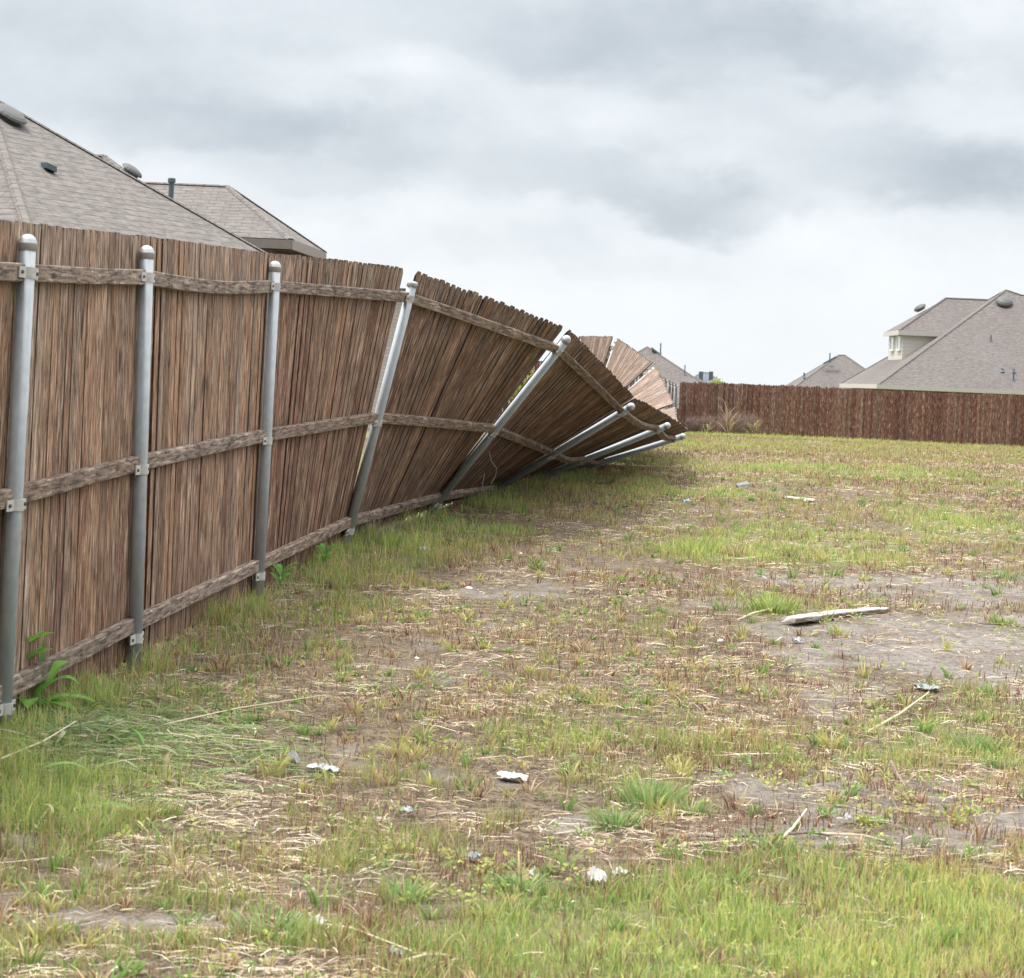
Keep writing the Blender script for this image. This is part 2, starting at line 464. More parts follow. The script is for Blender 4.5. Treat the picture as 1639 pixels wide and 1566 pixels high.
def leafy_mat(name, trans=.35, rough=.65):
    mt = bpy.data.materials.new(name); mt.use_nodes = True
    k = NT(mt.node_tree)
    bs = k.n.get('Principled BSDF'); outn = k.n.get('Material Output')
    c = k.attr('col', 'Color')
    k.l.new(c, bs.inputs['Base Color']); bs.inputs['Roughness'].default_value = rough; bs.inputs['Specular IOR Level'].default_value = .3
    tr = k.node('ShaderNodeBsdfTranslucent'); k.l.new(c, tr.inputs[0])
    mxs = k.node('ShaderNodeMixShader'); mxs.inputs[0].default_value = trans
    k.l.new(bs.outputs[0], mxs.inputs[1]); k.l.new(tr.outputs[0], mxs.inputs[2]); k.l.new(mxs.outputs[0], outn.inputs[0])
    return mt
M_GRASS = leafy_mat('grass_blade', .42)
M_STRAW = leafy_mat('dry_straw', .15, .75)

# ------------------------------------------------------------------ ground cover masks (world space)
def ell(px, py, rx, ry, s):
    c = G(px, py); h = CAMZ - c.z
    return (c.x, c.y, rx * c.y / F, max(ry * c.y * c.y / (F * h), .02), s)
GREEN = [ell(*a) for a in [
    (1330, 1520, 640, 85, 1.1), (1500, 1440, 330, 45, .8), (930, 1550, 260, 50, .8), (1030, 1290, 95, 34, .9), (1190, 1195, 150, 30, .5),
    (1420, 1195, 110, 30, .5), (1580, 1190, 90, 38, .8), (1290, 868, 210, 22, .9), (1520, 835, 190, 30, .6), (1480, 760, 260, 14, .7), (1240, 975, 55, 24, .8),
    (1120, 880, 70, 14, .8), (1110, 790, 160, 16, .5), (720, 870, 150, 40, .6), (1000, 770, 140, 14, .5), (1230, 700, 200, 7, .8), (1600, 925, 60, 12, .6),
    (1400, 900, 110, 14, .5), (440, 1500, 130, 38, .7), (835, 1425, 70, 22, .9), (280, 1440, 160, 60, .35), (620, 1270, 120, 40, .3),
    (1210, 1360, 120, 20, .6), (1000, 1210, 160, 30, .35), (1450, 1130, 200, 25, .3), (120, 1280, 180, 50, .55), (640, 1370, 120, 40, .3),
    (880, 1030, 150, 20, .25), (1130, 1060, 120, 30, .3), (60, 1540, 120, 40, .5), (240, 1545, 140, 30, .6)]]
BARE = [ell(*a) for a in [
    (1570, 985, 130, 45, 1.0), (1330, 1050, 150, 40, .8), (1190, 1345, 260, 17, 1.1), (1590, 1320, 90, 36, 1.1), (60, 1385, 90, 26, 1.1),
    (250, 1490, 170, 34, .8), (820, 915, 130, 34, .75), (720, 1045, 120, 35, .6), (1330, 935, 190, 16, .7), (1560, 920, 120, 30, .7),
    (780, 1250, 120, 30, .5), (900, 1320, 130, 20, .5), (1280, 1130, 130, 20, .5), (500, 1440, 90, 30, .5), (1130, 950, 100, 22, .4),
    (1450, 1345, 120, 26, .7), (1340, 880, 0.1, .1, 0), (1500, 1060, 140, 22, .5), (1400, 795, 130, 12, .4), (560, 1190, 80, 20, .4), (1280, 802, 50, 6, .8)]]
def esum(L, x, y, p=1.0):
    r = np.zeros_like(x)
    for (cx, cy, rx, ry, s) in L:
        r = r + s * np.exp(-p * (((x - cx) / rx) ** 2 + ((y - cy) / ry) ** 2))
    return r
def masks(x, y):
    x = np.asarray(x, float); y = np.asarray(y, float)
    wob = fbm(x * 3.1, y * 1.8, 31, 3) - .5
    gr = esum(GREEN, x + wob * .5, y + wob * .9); ba = esum(BARE, x - wob * .5, y + wob * .8)
    df = x - fence_x(y)
    strip = np.exp(-np.clip(df - .05, 0, 9) ** 2 / (2 * .42 ** 2)) * (y < 45)
    ff = np.exp(-np.clip(far_d(x, y), 0, 99) ** 2 / (2 * 2.2 ** 2))
    n = fbm(x * 1.6, y * .9, 41, 4); nf = fbm(x * .35, y * .16, 47, 4)
    n2 = fbm(x * 4.5, y * 3., 43, 3)
    far = np.clip((y - 18) / 14, 0, 1)
    g = .20 + (n - .5) * 1.2 + (n2 - .5) * .7 + gr + strip * .45 + ff * .6 - ba * .8 + far * (.18 + (nf - .5) * 1.5)
    b = (fbm(x * 1.3, y * .8, 61, 4) - .58) * 2.0 + ba * 1.15 - gr * .6 - strip * .6 - far * .5
    b = b + (n2 - .5) * 1.1 + (fbm(x * 9, y * 6, 53, 2) - .5) * .6
    b = b * np.clip(.15 + 1.7 * (fbm(x * 4.2, y * 2.9, 57, 3) - .12), .2, 1.3)
    return np.clip(g, 0, 1), np.clip(b, 0, 1), strip
def clumpy(x, y, sd, lo=.06):
    far = np.clip((y - 14) / 20, 0, 1)
    c = .55 * fbm(x * 7, y * 5.2, sd, 2) + .45 * fbm(x * 2.4, y * 1.7, sd + 5, 2)
    return np.clip((c - .42 + far * .08) * 5.5, lo, 1.25)
FA = Vector((6.12, 98.5, 0)); FB = Vector((30.0, 87.6, 0))
_fd = (FB - FA).normalized(); _fn = Vector((_fd.y, -_fd.x, 0))     # towards the camera
def far_d(x, y): return (np.asarray(x) - FA.x) * _fn.x + (np.asarray(y) - FA.y) * _fn.y

# ------------------------------------------------------------------ ground sheet
def axis(segs):
    out_ = [segs[0][0]]
    for a, b, d0_, d1_ in segs:
        p = a
        while p < b:
            t = (p - a) / (b - a); p = p + d0_ + (d1_ - d0_) * t
            out_.append(min(p, b))
    return np.unique(np.array(out_))
xs = axis([(0, 2.2, .03, .035), (2.2, 8, .04, .4), (8, 60, .6, 4), (60, 4000, 20, 900)])
xs = np.unique(np.concatenate([-xs, xs]))
ys = axis([(-60, 0, 8, 1), (0, 4.5, 1, .1), (4.5, 16, .03, .05), (16, 45, .06, .3), (45, 130, .35, 3), (130, 6000, 10, 900)])
GX, GY = np.meshgrid(xs, ys)
GZ = gz(GX.ravel(), GY.ravel())
nx, ny = len(xs), len(ys)
me = bpy.data.meshes.new('ground')
co = np.stack([GX.ravel(), GY.ravel(), GZ], 1).astype(np.float32)
I = (np.arange(ny - 1)[:, None] * nx + np.arange(nx - 1)[None, :]).ravel()
quads = np.stack([I, I + 1, I + nx + 1, I + nx], 1).astype(np.int32)
def fill(me, co, quads):
    me.vertices.add(len(co)); me.vertices.foreach_set('co', co.ravel().astype(np.float32))
    me.loops.add(quads.size); me.loops.foreach_set('vertex_index', quads.ravel().astype(np.int32))
    me.polygons.add(len(quads)); me.polygons.foreach_set('loop_start', np.arange(0, quads.size, quads.shape[1], dtype=np.int32))
    me.update(calc_edges=True)
fill(me, co, quads)
g_, b_, s_ = masks(GX.ravel(), GY.ravel())
at = me.attributes.new('cover', 'FLOAT_VECTOR', 'POINT')
at.data.foreach_set('vector', np.stack([g_, b_, s_], 1).astype(np.float32).ravel())
me.shade_smooth()
mt, k, bs = new_mat('bare_earth')
geo = k.node('ShaderNodeTexCoord').outputs['Object']
cov = k.attr('cover'); sp = k.node('ShaderNodeSeparateXYZ'); k.l.new(cov, sp.inputs[0])
na = k.noise(geo, 2.2, 5, .6); nb = k.noise(geo, 14, 5, .65); nc = k.noise(geo, 90, 4, .7)
dirt = k.mix(k.maprange(na, .35, .65), (.31, .27, .232), (.46, .415, .37))
dirt = k.mix(k.maprange(nb, .48, .70, 0, .6), dirt, (.20, .16, .135))
dirt = k.mix(k.maprange(k.noise(geo, 32, 5, .75), .52, .60, 0, .7), dirt, (.15, .115, .095))
vor = k.node('ShaderNodeTexVoronoi', feature='DISTANCE_TO_EDGE'); k.l.new(geo, vor.inputs['Vector']); vor.inputs['Scale'].default_value = 9
dirt = k.mix(k.math('MULTIPLY', k.maprange(vor.outputs['Distance'], .0, .03, .7, 0), k.maprange(nb, .45, .6)), dirt, (.11, .085, .07))
litter = k.mix(k.maprange(nb, .38, .62), (.34, .265, .175), (.095, .066, .048))
litter = k.mix(k.maprange(nc, .48, .62, 0, .7), litter, (.52, .42, .29))
litter = k.mix(k.maprange(k.noise(geo, 38, 4, .7), .5, .62, 0, .75), litter, (.055, .038, .032))
c = k.mix(k.maprange(k.math('ADD', sp.outputs[1], k.math('SUBTRACT', nb, .5)), .1, .5), litter, dirt)
grn = k.mix(nc, (.20, .23, .09), (.36, .34, .16))
c = k.mix(k.maprange(k.math('ADD', sp.outputs[0], k.math('SUBTRACT', nc, .5)), .45, .95, 0, .75), c, grn)
c = k.mix(k.maprange(nc, .62, .74, 0, .5), c, (.42, .38, .33))
k.l.new(c, bs.inputs['Base Color']); bs.inputs['Roughness'].default_value = .95; bs.inputs['Specular IOR Level'].default_value = .15
k.l.new(k.bump(k.math('ADD', nb, k.math('MULTIPLY', nc, .7)), 1.0, .05), bs.inputs['Normal'])
me.materials.append(mt)
ground = bpy.data.objects.new('ground', me); COL.objects.link(ground); tag(ground, kind='structure')

# ------------------------------------------------------------------ left fence
fence = thing('wooden_fence', POSTS[1][0], 'long weathered brown picket fence on steel posts, sagging flat like a fan to the right', 'fence')
def frame(i, t):
    (b0, d0), (b1, d1) = POSTS[i], POSTS[i + 1]
    B = b0.lerp(b1, t)
    V = d0 * (1 - t) + d1 * t
    bow = .004 * 4 * t * (1 - t) if i > 2 else 0
    return B, V * (1 + bow)
def section(i, far=False):
    b0, b1 = POSTS[i][0], POSTS[i + 1][0]
    L = (b1 - b0).length
    N = max(8, round((L - .11) / .101))
    t0, t1, T0, T1 = 0, 1, 0, 1
    if i == 2: t1 = T1 = 1 - .01 / L
    if i == 3: t1 = 1 + .05 / L; T1 = 1 - .125 / L
    if i in (4, 5, 6, 7): T_a = .11 if i == 4 else .045
    if i in (4, 5, 6, 7): t0, t1, T0, T1 = .0, 1 + .04 / L, T_a / L, 1 - (.09 if i == 4 else .045) / L
    if 8 <= i <= 13: t0, t1, T0, T1 = .0, 1.0, .13 / L, 1 - .17 / L
    mb = MB()
    rr = random.Random(i * 31 + 5)
    light_face = 9 <= i <= 13
    for q in range(N):
        ta = t0 + (t1 - t0) * q / N; tb = t0 + (t1 - t0) * (q + 1) / N
        gap = rr.uniform(.003, .006) / L
        if rr.random() < .06: gap *= 2.2
        ta += gap * .5; tb -= gap * .5
        Ta = T0 + (T1 - T0) * (ta - t0) / (t1 - t0); Tb = T0 + (T1 - T0) * (tb - t0) / (t1 - t0)
        def line(t_, T_):
            b_, v__ = frame(i, t_); tb_, tv_ = frame(i, T_)
            hd = tb_ + tv_ * 1.6 - b_
            return b_, hd / 1.6
        Ba, Va = line(ta, Ta); Bb, Vb = line(tb, Tb)
        Bm, Vm = frame(i, (ta + tb) / 2)
        ud = (Bb - Ba).normalized()
        n = ud.cross(Vm).normalized()          # points towards the lot (rails side)
        if n.x < 0 and abs(n.x) > .001 and Vm.z > .5: n = -n
        w = (Bb - Ba).length
        # keep the plank's own width constant from foot to head
        twist = rr.uniform(-.0035, .0035); bow = rr.uniform(-.004, .004); jt = rr.uniform(-.003, .003) if i < 4 else rr.uniform(-.007, .007)
        top = 1.775 + jt; bot = -.03 + rr.uniform(-.015, .015)
        tone = (min(1, max(0, rr.gauss(.5 if i < 3 else (.38 if i == 3 else .2), .2))), min(1, max(0, rr.gauss(.5, .2))), min(1, max(0, rr.gauss(.34 if i < 3 else .6, .2))))  # leaning panels: redder wood, with underside shade painted in as a darker tone
        hw = (w / 2)
        uo = rr.uniform(0, 40); so = rr.uniform(0, 40)
        ss = [bot, .45, .9, 1.35, top - (.018 if i < 3 else .032), top]
        vs = []; us = []
        for si, s in enumerate(ss):
            C = Bm + Vm * s
            Ca = Ba + Va * s; Cb = Bb + Vb * s
            uu = (Cb - Ca); ww = uu.length
            half = min(ww / 2, w / 2 * 1.0 + .0) if ww > w else ww / 2
            C = (Ca + Cb) / 2; uu.normalize()
            if si == 5: half -= .010 if i < 3 else .027
            off = -.036 + bow * math.sin(s * 1.8)
            for dd in (0, -.016):
                for ci in range(4):
                    e = (-1, -1, 1, 1)[ci]; inn = ci in (1, 2)
                    x_ = e * (half - (.005 if inn else 0))
                    vs.append(C + uu * x_ + n * (off + dd + e * twist - ((.0025 if dd == 0 else -.0025) if not inn else 0)))
                    us.append((x_ + uo, s + so, 0 if inn else 1))
        fs = []
        for si in range(5):
            o = si * 8; p = o + 8
            fs += [(o + c_, o + c_ + 1, p + c_ + 1, p + c_) for c_ in range(3)]
            fs += [(o + 4 + c_, p + 4 + c_, p + 5 + c_, o + 5 + c_) for c_ in range(3)]
            fs += [(o, p, p + 4, o + 4), (o + 3, o + 7, p + 7, p + 3)]
        fs += [(0, 4, 5, 6, 7, 3, 2, 1), (40, 41, 42, 43, 47, 46, 45, 44)]
        mb.add(vs, fs, us, tone)
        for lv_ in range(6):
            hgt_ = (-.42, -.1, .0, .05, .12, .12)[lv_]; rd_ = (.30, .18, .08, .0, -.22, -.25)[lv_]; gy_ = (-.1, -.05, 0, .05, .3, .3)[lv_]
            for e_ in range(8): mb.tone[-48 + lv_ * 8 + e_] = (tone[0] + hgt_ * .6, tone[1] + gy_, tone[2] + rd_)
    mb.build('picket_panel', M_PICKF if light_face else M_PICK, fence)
    # rails
    for ri, s in enumerate((.13, .815, 1.60)):
        mb = MB(); vs = []; us = []; K = 14
        hh = .0325; sag = rr.uniform(-.003, .003) if ri < 2 else rr.uniform(-.006, .0)
        if i == 2 and ri == 2: sag = -.022
        if i in (6, 7): sag = -.03
        e0 = .026 / L
        uo = rr.uniform(0, 30); rag = [rr.uniform(-.0009, .0009) for _ in range(K + 1)]
        for q in range(K + 1):
            t = e0 + (1 - 2 * e0) * q / K
            B, V = frame(i, t); B2, V2 = frame(i, min(1, t + .02)); B1, V1 = frame(i, max(0, t - .02))
            ud = ((B2 + V2 * s) - (B1 + V1 * s)).normalized()
            n = ud.cross(V).normalized()
            if n.x < 0 and V.z > .5: n = -n
            C = B + V * (s + sag * math.sin(math.pi * q / K))
            if i in (6, 7): C = C + n * (.03 * math.sin(math.pi * q / K))
            a, b = .004 + rag[q] * .6, -.0335
            for (x_, y_) in ((hh - .004, a), (hh, a - .006), (hh, b), (-hh, b), (-hh, a - .006), (-hh + .004, a)):
                vs.append(C + V * (x_ + (rag[q] if x_ > 0 else -rag[q] * .5)) + n * y_); us.append((x_ + y_ + uo, q / K * L + uo, 0))
        fs = []
        for q in range(K):
            for e in range(6):
                fs.append((q * 6 + e, q * 6 + (e + 1) % 6, (q + 1) * 6 + (e + 1) % 6, (q + 1) * 6 + e))
        fs += [tuple(range(6))[::-1], tuple(K * 6 + e for e in range(6))]
        mb.add(vs, fs, us, (rr.uniform(.3, .75), rr.uniform(.4, .9), rr.uniform(.0, .5)))
        mb.build('rail', M_RAIL, fence)
NP_ = len(POSTS)
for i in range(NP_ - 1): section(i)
for i in range(NP_):
    B, V = POSTS[i]
    # directions
    j = min(i, NP_ - 2); ud = (POSTS[j + 1][0] - POSTS[j][0]).normalized()
    n = ud.cross(V).normalized()
    if n.x < 0 and V.z > .5: n = -n
    u_ = V.cross(n).normalized()
    if u_.dot(ud) < 0: u_ = -u_
    R_ = .0302; ns = 24 if i < 9 else 12
    mb = MB(); mb.tube([B - V * .25, B + V * 1.70], R_, ns)
    post = mb.build('post', M_METAL, fence, smooth=True)
    mb = MB(); prof = [(-.024, .0316), (-.002, .0318), (.0, .0332), (.004, .0332), (.006, .032), (.014, .030), (.022, .026), (.029, .019), (.033, .010), (.0345, .0015)]
    if i in (4,): prof = [(-.03, .0335), (.0, .0335), (.004, .030), (.006, .02), (.007, .003)]
    mb.tube([B + V * (1.70 + a) for a, r in prof], [r for a, r in prof], ns)
    mb.build('post_cap', M_CAP, post, smooth=True)
    if i < 16:
        for s in (.075, .79, 1.60):
            C = B + V * s
            mb = MB()
            mb.tube([C - V * .02, C - V * .0195, C + V * .0195, C + V * .02], [.0315, .0345, .0345, .0315], ns)
            for sd_ in (-1, 1):
                ext = .030 + .042
                mb.box(C + u_ * (sd_ * ext) + n * (.009), u_ * .044, V * .0195, n * .0022)
            br_ = mb.build('bracket', M_BRKT, post)
            mb = MB()
            for sd_ in (-1, 1):
                cc = C + u_ * (sd_ * .092) + n * .011
                mb.tube([cc, cc + n * .007], .007, 6)
            mb.build('bolt', M_BOLT, br_)

# ------------------------------------------------------------------ far fence
ffence = thing('wooden_fence', (FA.x, FA.y, gz1(FA.x, FA.y)), 'dark red brown picket fence running straight across the far end of the lot', 'fence')
LF = (FB - FA).length; nsec = 11
rr = random.Random(99)
for sct in range(nsec):
    mb = MB()
    npk = 26
    for q in range(npk):
        a = LF * (sct + q / npk) / nsec; b = LF * (sct + (q + 1) / npk) / nsec
        c = FA + _fd * ((a + b) / 2); hw = (b - a) / 2 - rr.uniform(.001, .006)
        gzz = gz1(c.x, c.y) - .03; top = 1.89 + .025 * math.sin(a * .5) + rr.uniform(-.028, .028)
        tone = (min(1, max(0, rr.gauss(.5, .24))), min(1, max(0, rr.gauss(.38, .3))), min(1, max(0, rr.gauss(.6, .3))))
        uo = rr.uniform(0, 40); vs = []; us = []
        outl = [(-hw, 0), (hw, 0), (hw, top - .03), (hw - .025, top), (-hw + .025, top), (-hw, top - .03)]
        off = rr.uniform(-.006, .006)
        for dd in (0, -.018):
            for (x_, z_) in outl:
                vs.append(c + _fd * x_ + _fn * (dd + off) + Vector((0, 0, gzz + z_))); us.append((x_ + uo, z_ + uo, 0))
        fs = [(0, 1, 2, 3, 4, 5), (11, 10, 9, 8, 7, 6)] + [(e, e + 6, (e + 1) % 6 + 6, (e + 1) % 6) for e in range(6)]
        mb.add(vs, fs, us, tone)
    mb.build('picket_panel', M_FAR, ffence)
    mb = MB()
    for zz in (.3, .95, 1.6):
        a = LF * sct / nsec; b = LF * (sct + 1) / nsec; c = FA + _fd * ((a + b) / 2)
        mb.box(c - _fn * .045 + Vector((0, 0, gz1(c.x, c.y) + zz)), _fd * ((b - a) / 2 - .04), Vector((0, 0, .04)), _fn * .018)
    mb.build('rail', M_FAR, ffence)
    c = FA + _fd * (LF * (sct + 1) / nsec) - _fn * .07
    mb = MB(); g0 = gz1(c.x, c.y); mb.tube([(c.x, c.y, g0 - .2), (c.x, c.y, g0 + 1.74)], .03, 10); mb.build('post', M_METAL, ffence)

# ------------------------------------------------------------------ houses
def roof_face(mb, pts, tone=(.5, .5, .5)):
    pts = [Vector(p) for p in pts]
    n = (pts[1] - pts[0]).cross(pts[2] - pts[0]).normalized()
    h = Vector((0, 0, 1)).cross(n)
    if h.length < .01: h = Vector((1, 0, 0))
    h.normalize(); s = n.cross(h).normalized()
    if s.z < 0: s = -s
    us = [(p.dot(h), p.dot(s), 0) for p in pts]
    mb.add(pts, [tuple(range(len(pts)))], us, tone)
def wall_face(mb, a, b, z0, z1):
    d = (b - a).length
    mb.add([(a.x, a.y, z0), (b.x, b.y, z0), (b.x, b.y, z1), (a.x, a.y, z1)], [(0, 1, 2, 3)], [(0, z0, 0), (d, z0, 0), (d, z1, 0), (0, z1, 0)])
def hip_house(name, loc, label, group, eave, ridge, ez, rz, mat, fasc, wallm, faces=None, inset=.4, fh=.16, wall_z=None, walls=True, caps=True):
    """eave: 4 xy corners counterclockwise from near-left; ridge: two xy points (left/near, right/far)"""
    t = thing(name, loc, label, 'house', group)
    e = [Vector((p[0], p[1], ez)) for p in eave]; r0 = Vector((*ridge[0], rz)); r1 = Vector((*ridge[1], rz))
    mb = MB()
    for f in faces(e, r0, r1): roof_face(mb, f)
    roof_face(mb, [e[3] - Vector((0, 0, .02)), e[2] - Vector((0, 0, .02)), e[1] - Vector((0, 0, .02)), e[0] - Vector((0, 0, .02))])
    if caps:
        seen = set()
        for f in faces(e, r0, r1):
            for a, b in zip(f, list(f[1:]) + [f[0]]):
                if abs(a.z - ez) < .01 and abs(b.z - ez) < .01: continue
                key = tuple(sorted([tuple(round(x, 2) for x in a), tuple(round(x, 2) for x in b)]))
                if key in seen: continue
                seen.add(key)
                mb.tube([a + Vector((0, 0, -.01)), b + Vector((0, 0, -.01))], .06, 6, flat=.4)
    rf = mb.build('roof', mat, t)
    mb = MB()
    for a, b in zip(e, e[1:] + e[:1]):
        d = (b - a).normalized(); nn = Vector((d.y, -d.x, 0))
        mb.box((a + b) / 2 + nn * .012 - Vector((0, 0, fh / 2 + .012)), d * ((b - a).length / 2 + .02), Vector((0, 0, fh / 2)), nn * .02)
    mb.build('fascia', fasc, t)
    if walls:
        c = sum(e, Vector()) / 4
        w = []
        for i_ in range(4):
            a = e[i_]; d1 = (e[(i_ + 1) % 4] - a).normalized(); d2 = (e[(i_ - 1) % 4] - a).normalized()
            w.append(a + (d1 + d2) * inset)
        z0 = wall_z if wall_z is not None else loc[2]
        mb = MB()
        for a, b in zip(w, w[1:] + w[:1]): wall_face(mb, a, b, z0, ez - .13)
        mb.build('wall', wallm, t)
    return t, rf
def std_faces(e, r0, r1): return [[e[0], e[1], r1, r0], [e[1], e[2], r1], [e[2], e[3], r0, r1], [e[3], e[0], r0]]
def dome_vent(roof, p, n, r=.28, h=.16):
    n = Vector(n).normalized(); mb = MB()
    mb.tube([p - n * .02, p + n * .05], r * .78, 14)
    mb.tube([p + n * (.05 + h * a) for a in (0, .12, .45, .75, .92, 1)], [r * x for x in (1.0, 1.08, 1.0, .78, .45, .05)], 18)
    return mb.build('roof_vent', M_VENT, roof, smooth=False)
def pipe(roof, p, h=.45, r=.04, hood=False):
    mb = MB(); mb.tube([p - Vector((0, 0, .12)), p + Vector((0, 0, h))], r, 10)
    mb.tube([p - Vector((0, 0, .05)), p + Vector((0, 0, .05))], [r * 2.4, r * 1.2], 10)
    if hood: mb.tube([p + Vector((0, 0, h - .02)), p + Vector((0, 0, h + .0)), p + Vector((0, 0, h + .07)), p + Vector((0, 0, h + .08))], [r * 1.1, r * 1.7, r * 1.7, r * .5], 12)
    return mb.build('vent_pipe', M_PIPE, roof)

# nearest house on the left
S_ = 1.08
e_ = 1.3 * S_ / 1.08
C1 = P(48, 374, 26.5); ez1 = C1.z
dd_ = Vector((.43, .903, 0)).normalized(); nn_ = Vector((dd_.y, -dd_.x, 0))
L1 = 4.95
C2 = C1 + dd_ * L1
apex = C1 + dd_ * (L1 / 2) - nn_ * (L1 / 2)
Wd = 13
C3 = C2 - nn_ * Wd; C0 = C1 - nn_ * Wd
apexL = C0 + dd_ * (L1 / 2) + nn_ * (L1 / 2)
rz1 = ez1 + L1 / 2 * .69
gl = 1.35 - 1.3
def f_left(e, r0, r1): return [[e[0], e[1], r1, r0], [e[1], e[2], r1], [e[2], e[3], r0, r1], [e[3], e[0], r0]]
H1, rf1 = hip_house('house', (C1.x - 3, C1.y + 3, -.1), 'nearest house at left, pale taupe shingled hip roof rising over the fence', 'houses behind the fences',
    [C0.xy, C1.xy, C2.xy, C3.xy], [apexL.xy, apex.xy], ez1, rz1, M_SH, M_FASCIAT, M_BRICK, f_left)
npl = (C2 - C1).cross(Vector((*apex.xy, rz1)) - C1).normalized()
if npl.z < 0: npl = -npl
q = on_plane(76, 272, C1, npl)
mb = MB(); mb.box(q + npl * .03, Vector((.05, .045, -.02)), Vector((0, 0, .03)), Vector((-.04, .05, 0))); mb.tube([q, q + Vector((.01, 0, .06))], .03, 8); mb.build('vent_hood', M_PIPE, rf1)
ap3 = Vector((*apex.xy, rz1))
q = on_plane(13, 190, C1, npl); dome_vent(rf1, q, npl, .19, .07)
# further wing of that house
a2 = P(166, 249, 34); b2 = P(247, 301, 34)
s2_ = (a2.z - 2.62) / .72
K2 = Vector((a2.x + s2_, a2.y - s2_, 2.62))
H1b_e = [(K2.x - 10, K2.y), (K2.x, K2.y), (K2.x, K2.y + 2 * s2_), (K2.x - 10, K2.y + 2 * s2_)]
H1b, rf1b = hip_house('house', (K2.x - 4, K2.y + 2, -.1), 'house roof peeking just behind the nearest left roof, grey dome vent on its slope', 'houses behind the fences',
    H1b_e, [(a2.x - 5, a2.y), (a2.x, a2.y)], 2.62, a2.z, M_SH, M_FASCIAT, M_BRICK, std_faces)
dome_vent(rf1b, P(207, 280, 33.6), (.55, -.1, .8), .14, .07)
# second roof with a tall pipe and eave
Kp = P(465, 383, 37.0); ez2 = Kp.z
Re = P(364, 298, 38.7)
sp2 = 1.75
H2e = [(Kp.x - 11, Kp.y), (Kp.x, Kp.y), (Kp.x + .22, Kp.y + 3.5), (Kp.x - 11, Kp.y + 3.5)]
H2, rf2 = hip_house('house', (Kp.x - 3, Kp.y + 2, -.2), 'second left roof with flat ridge and taupe eave, dark pipe standing before it', 'houses behind the fences',
    H2e, [(Re.x - 6, Re.y), (Re.x, Re.y)], ez2, Re.z, M_SH, M_FASCIAT, M_BRICK, std_faces, fh=.13)
mb = MB(); pb = P(272, 322, 35.3); pt = P(275, 286, 35.3)
pp = bpy.data.objects
mb.tube([pb - Vector((0, 0, .6)), pt - Vector((0, 0, .02))], .036, 12)
mb.tube([pt - Vector((0, 0, .06)), pt - Vector((0, 0, .05)), pt + Vector((0, 0, .0)), pt + Vector((0, 0, .012))], [.04, .052, .052, .02], 12)
mb.build('vent_pipe', M_PIPE, rf1b)

# pale brick outbuilding and shrub glimpsed through the gaps beside the leaning posts
sh = thing('shed', (-2.4, 52, -.2), 'pale brick outbuilding glimpsed in the gap beside the first leaning post', 'shed')
a = P(590, 470, 52); b = P(676, 470, 52); zt = P(630, 468, 52).z
mb = MB(); A_ = Vector((a.x, 52, 0)); B_ = Vector((b.x, 52, 0)); D_ = Vector((0, 2.5, 0))
for p_, q_ in ((A_, B_), (B_, B_ + D_), (B_ + D_, A_ + D_), (A_ + D_, A_)): wall_face(mb, p_, q_, -.3, zt)
mb.build('wall', M_PALEB, sh)
mb = MB(); mb.abox(a.x - .15, b.x + .15, 51.85, 54.65, zt, zt + .08); mb.build('roof', M_SH, sh)

nf = thing('wooden_fence', P(700, 640, 62.0), 'reddish neighbouring fence glimpsed through the slits between the leaning panels', 'fence')
a_ = P(560, 600, 62.0); b_ = P(885, 600, 62.0); rr = random.Random(8); mb = MB(); nn_p = int((b_.x - a_.x) / .14)
for q in range(nn_p):
    x0 = a_.x + q * .14; g0 = gz1(x0, 62.0); tp = g0 + 1.72 + rr.uniform(-.01, .01)
    mb.add([(x0, 62, g0), (x0 + .132, 62, g0), (x0 + .132, 62, tp), (x0, 62, tp), (x0, 62.02, g0), (x0 + .132, 62.02, g0), (x0 + .132, 62.02, tp), (x0, 62.02, tp)],
           [(0, 1, 2, 3), (7, 6, 5, 4), (0, 4, 5, 1), (3, 2, 6, 7), (0, 3, 7, 4), (1, 5, 6, 2)], [(x0 + e, z_, 0) for e, z_ in ((0, 0), (.13, 0), (.13, 1.7), (0, 1.7)) * 2], (rr.random(), rr.random() * .4, .9))
mb.build('picket_panel', M_FAR, nf)
mb = MB()
for zz in (.3, 1.4): mb.abox(a_.x, b_.x, 62.03, 62.07, gz1(0, 62) + zz, gz1(0, 62) + zz + .08)
mb.build('rail', M_FAR, nf)

# right house
YK = 108.0; XK = (1398 - 820) / F * YK; zK = CAMZ + .36
pk = .70; sA = 6.2
K = Vector((XK, YK, zK))
Pk = Vector((XK + sA, YK + sA, zK + pk * sA))
z2 = zK + pk * 5.9
P2 = Vector((XK + sA + .65, YK + 5.9, z2))
E_ = Vector((XK + 26, YK, zK)); R2 = Vector((XK + 20, YK + 5.9, z2))
BL = Vector((XK, YK + 2 * sA, zK)); BR = Vector((XK + 26, YK + 2 * sA, zK)); P2b = Vector((P2.x, YK + 2 * sA - 5.9, z2)); R2b = Vector((R2.x, P2b.y, z2))
RH = thing('house', (XK + 6, YK + 6, -1.2), 'large house at right with taupe hip roof, cream eave and small windowed upper storey', 'house', 'houses behind the fences')
mb = MB()
FR = [K, E_, R2, P2, Pk]
roof_face(mb, FR); roof_face(mb, [BL, K, Pk]); roof_face(mb, [E_, BR, R2b, R2]); roof_face(mb, [BR, BL, Pk, P2b, R2b]); roof_face(mb, [P2, R2, R2b, P2b]); roof_face(mb, [Pk, P2, P2b])
for a, b in ((K, Pk), (Pk, P2), (P2, R2), (BL, Pk)): mb.tube([a, b], .06, 6, flat=.5)
rfR = mb.build('roof', M_SH2, RH)
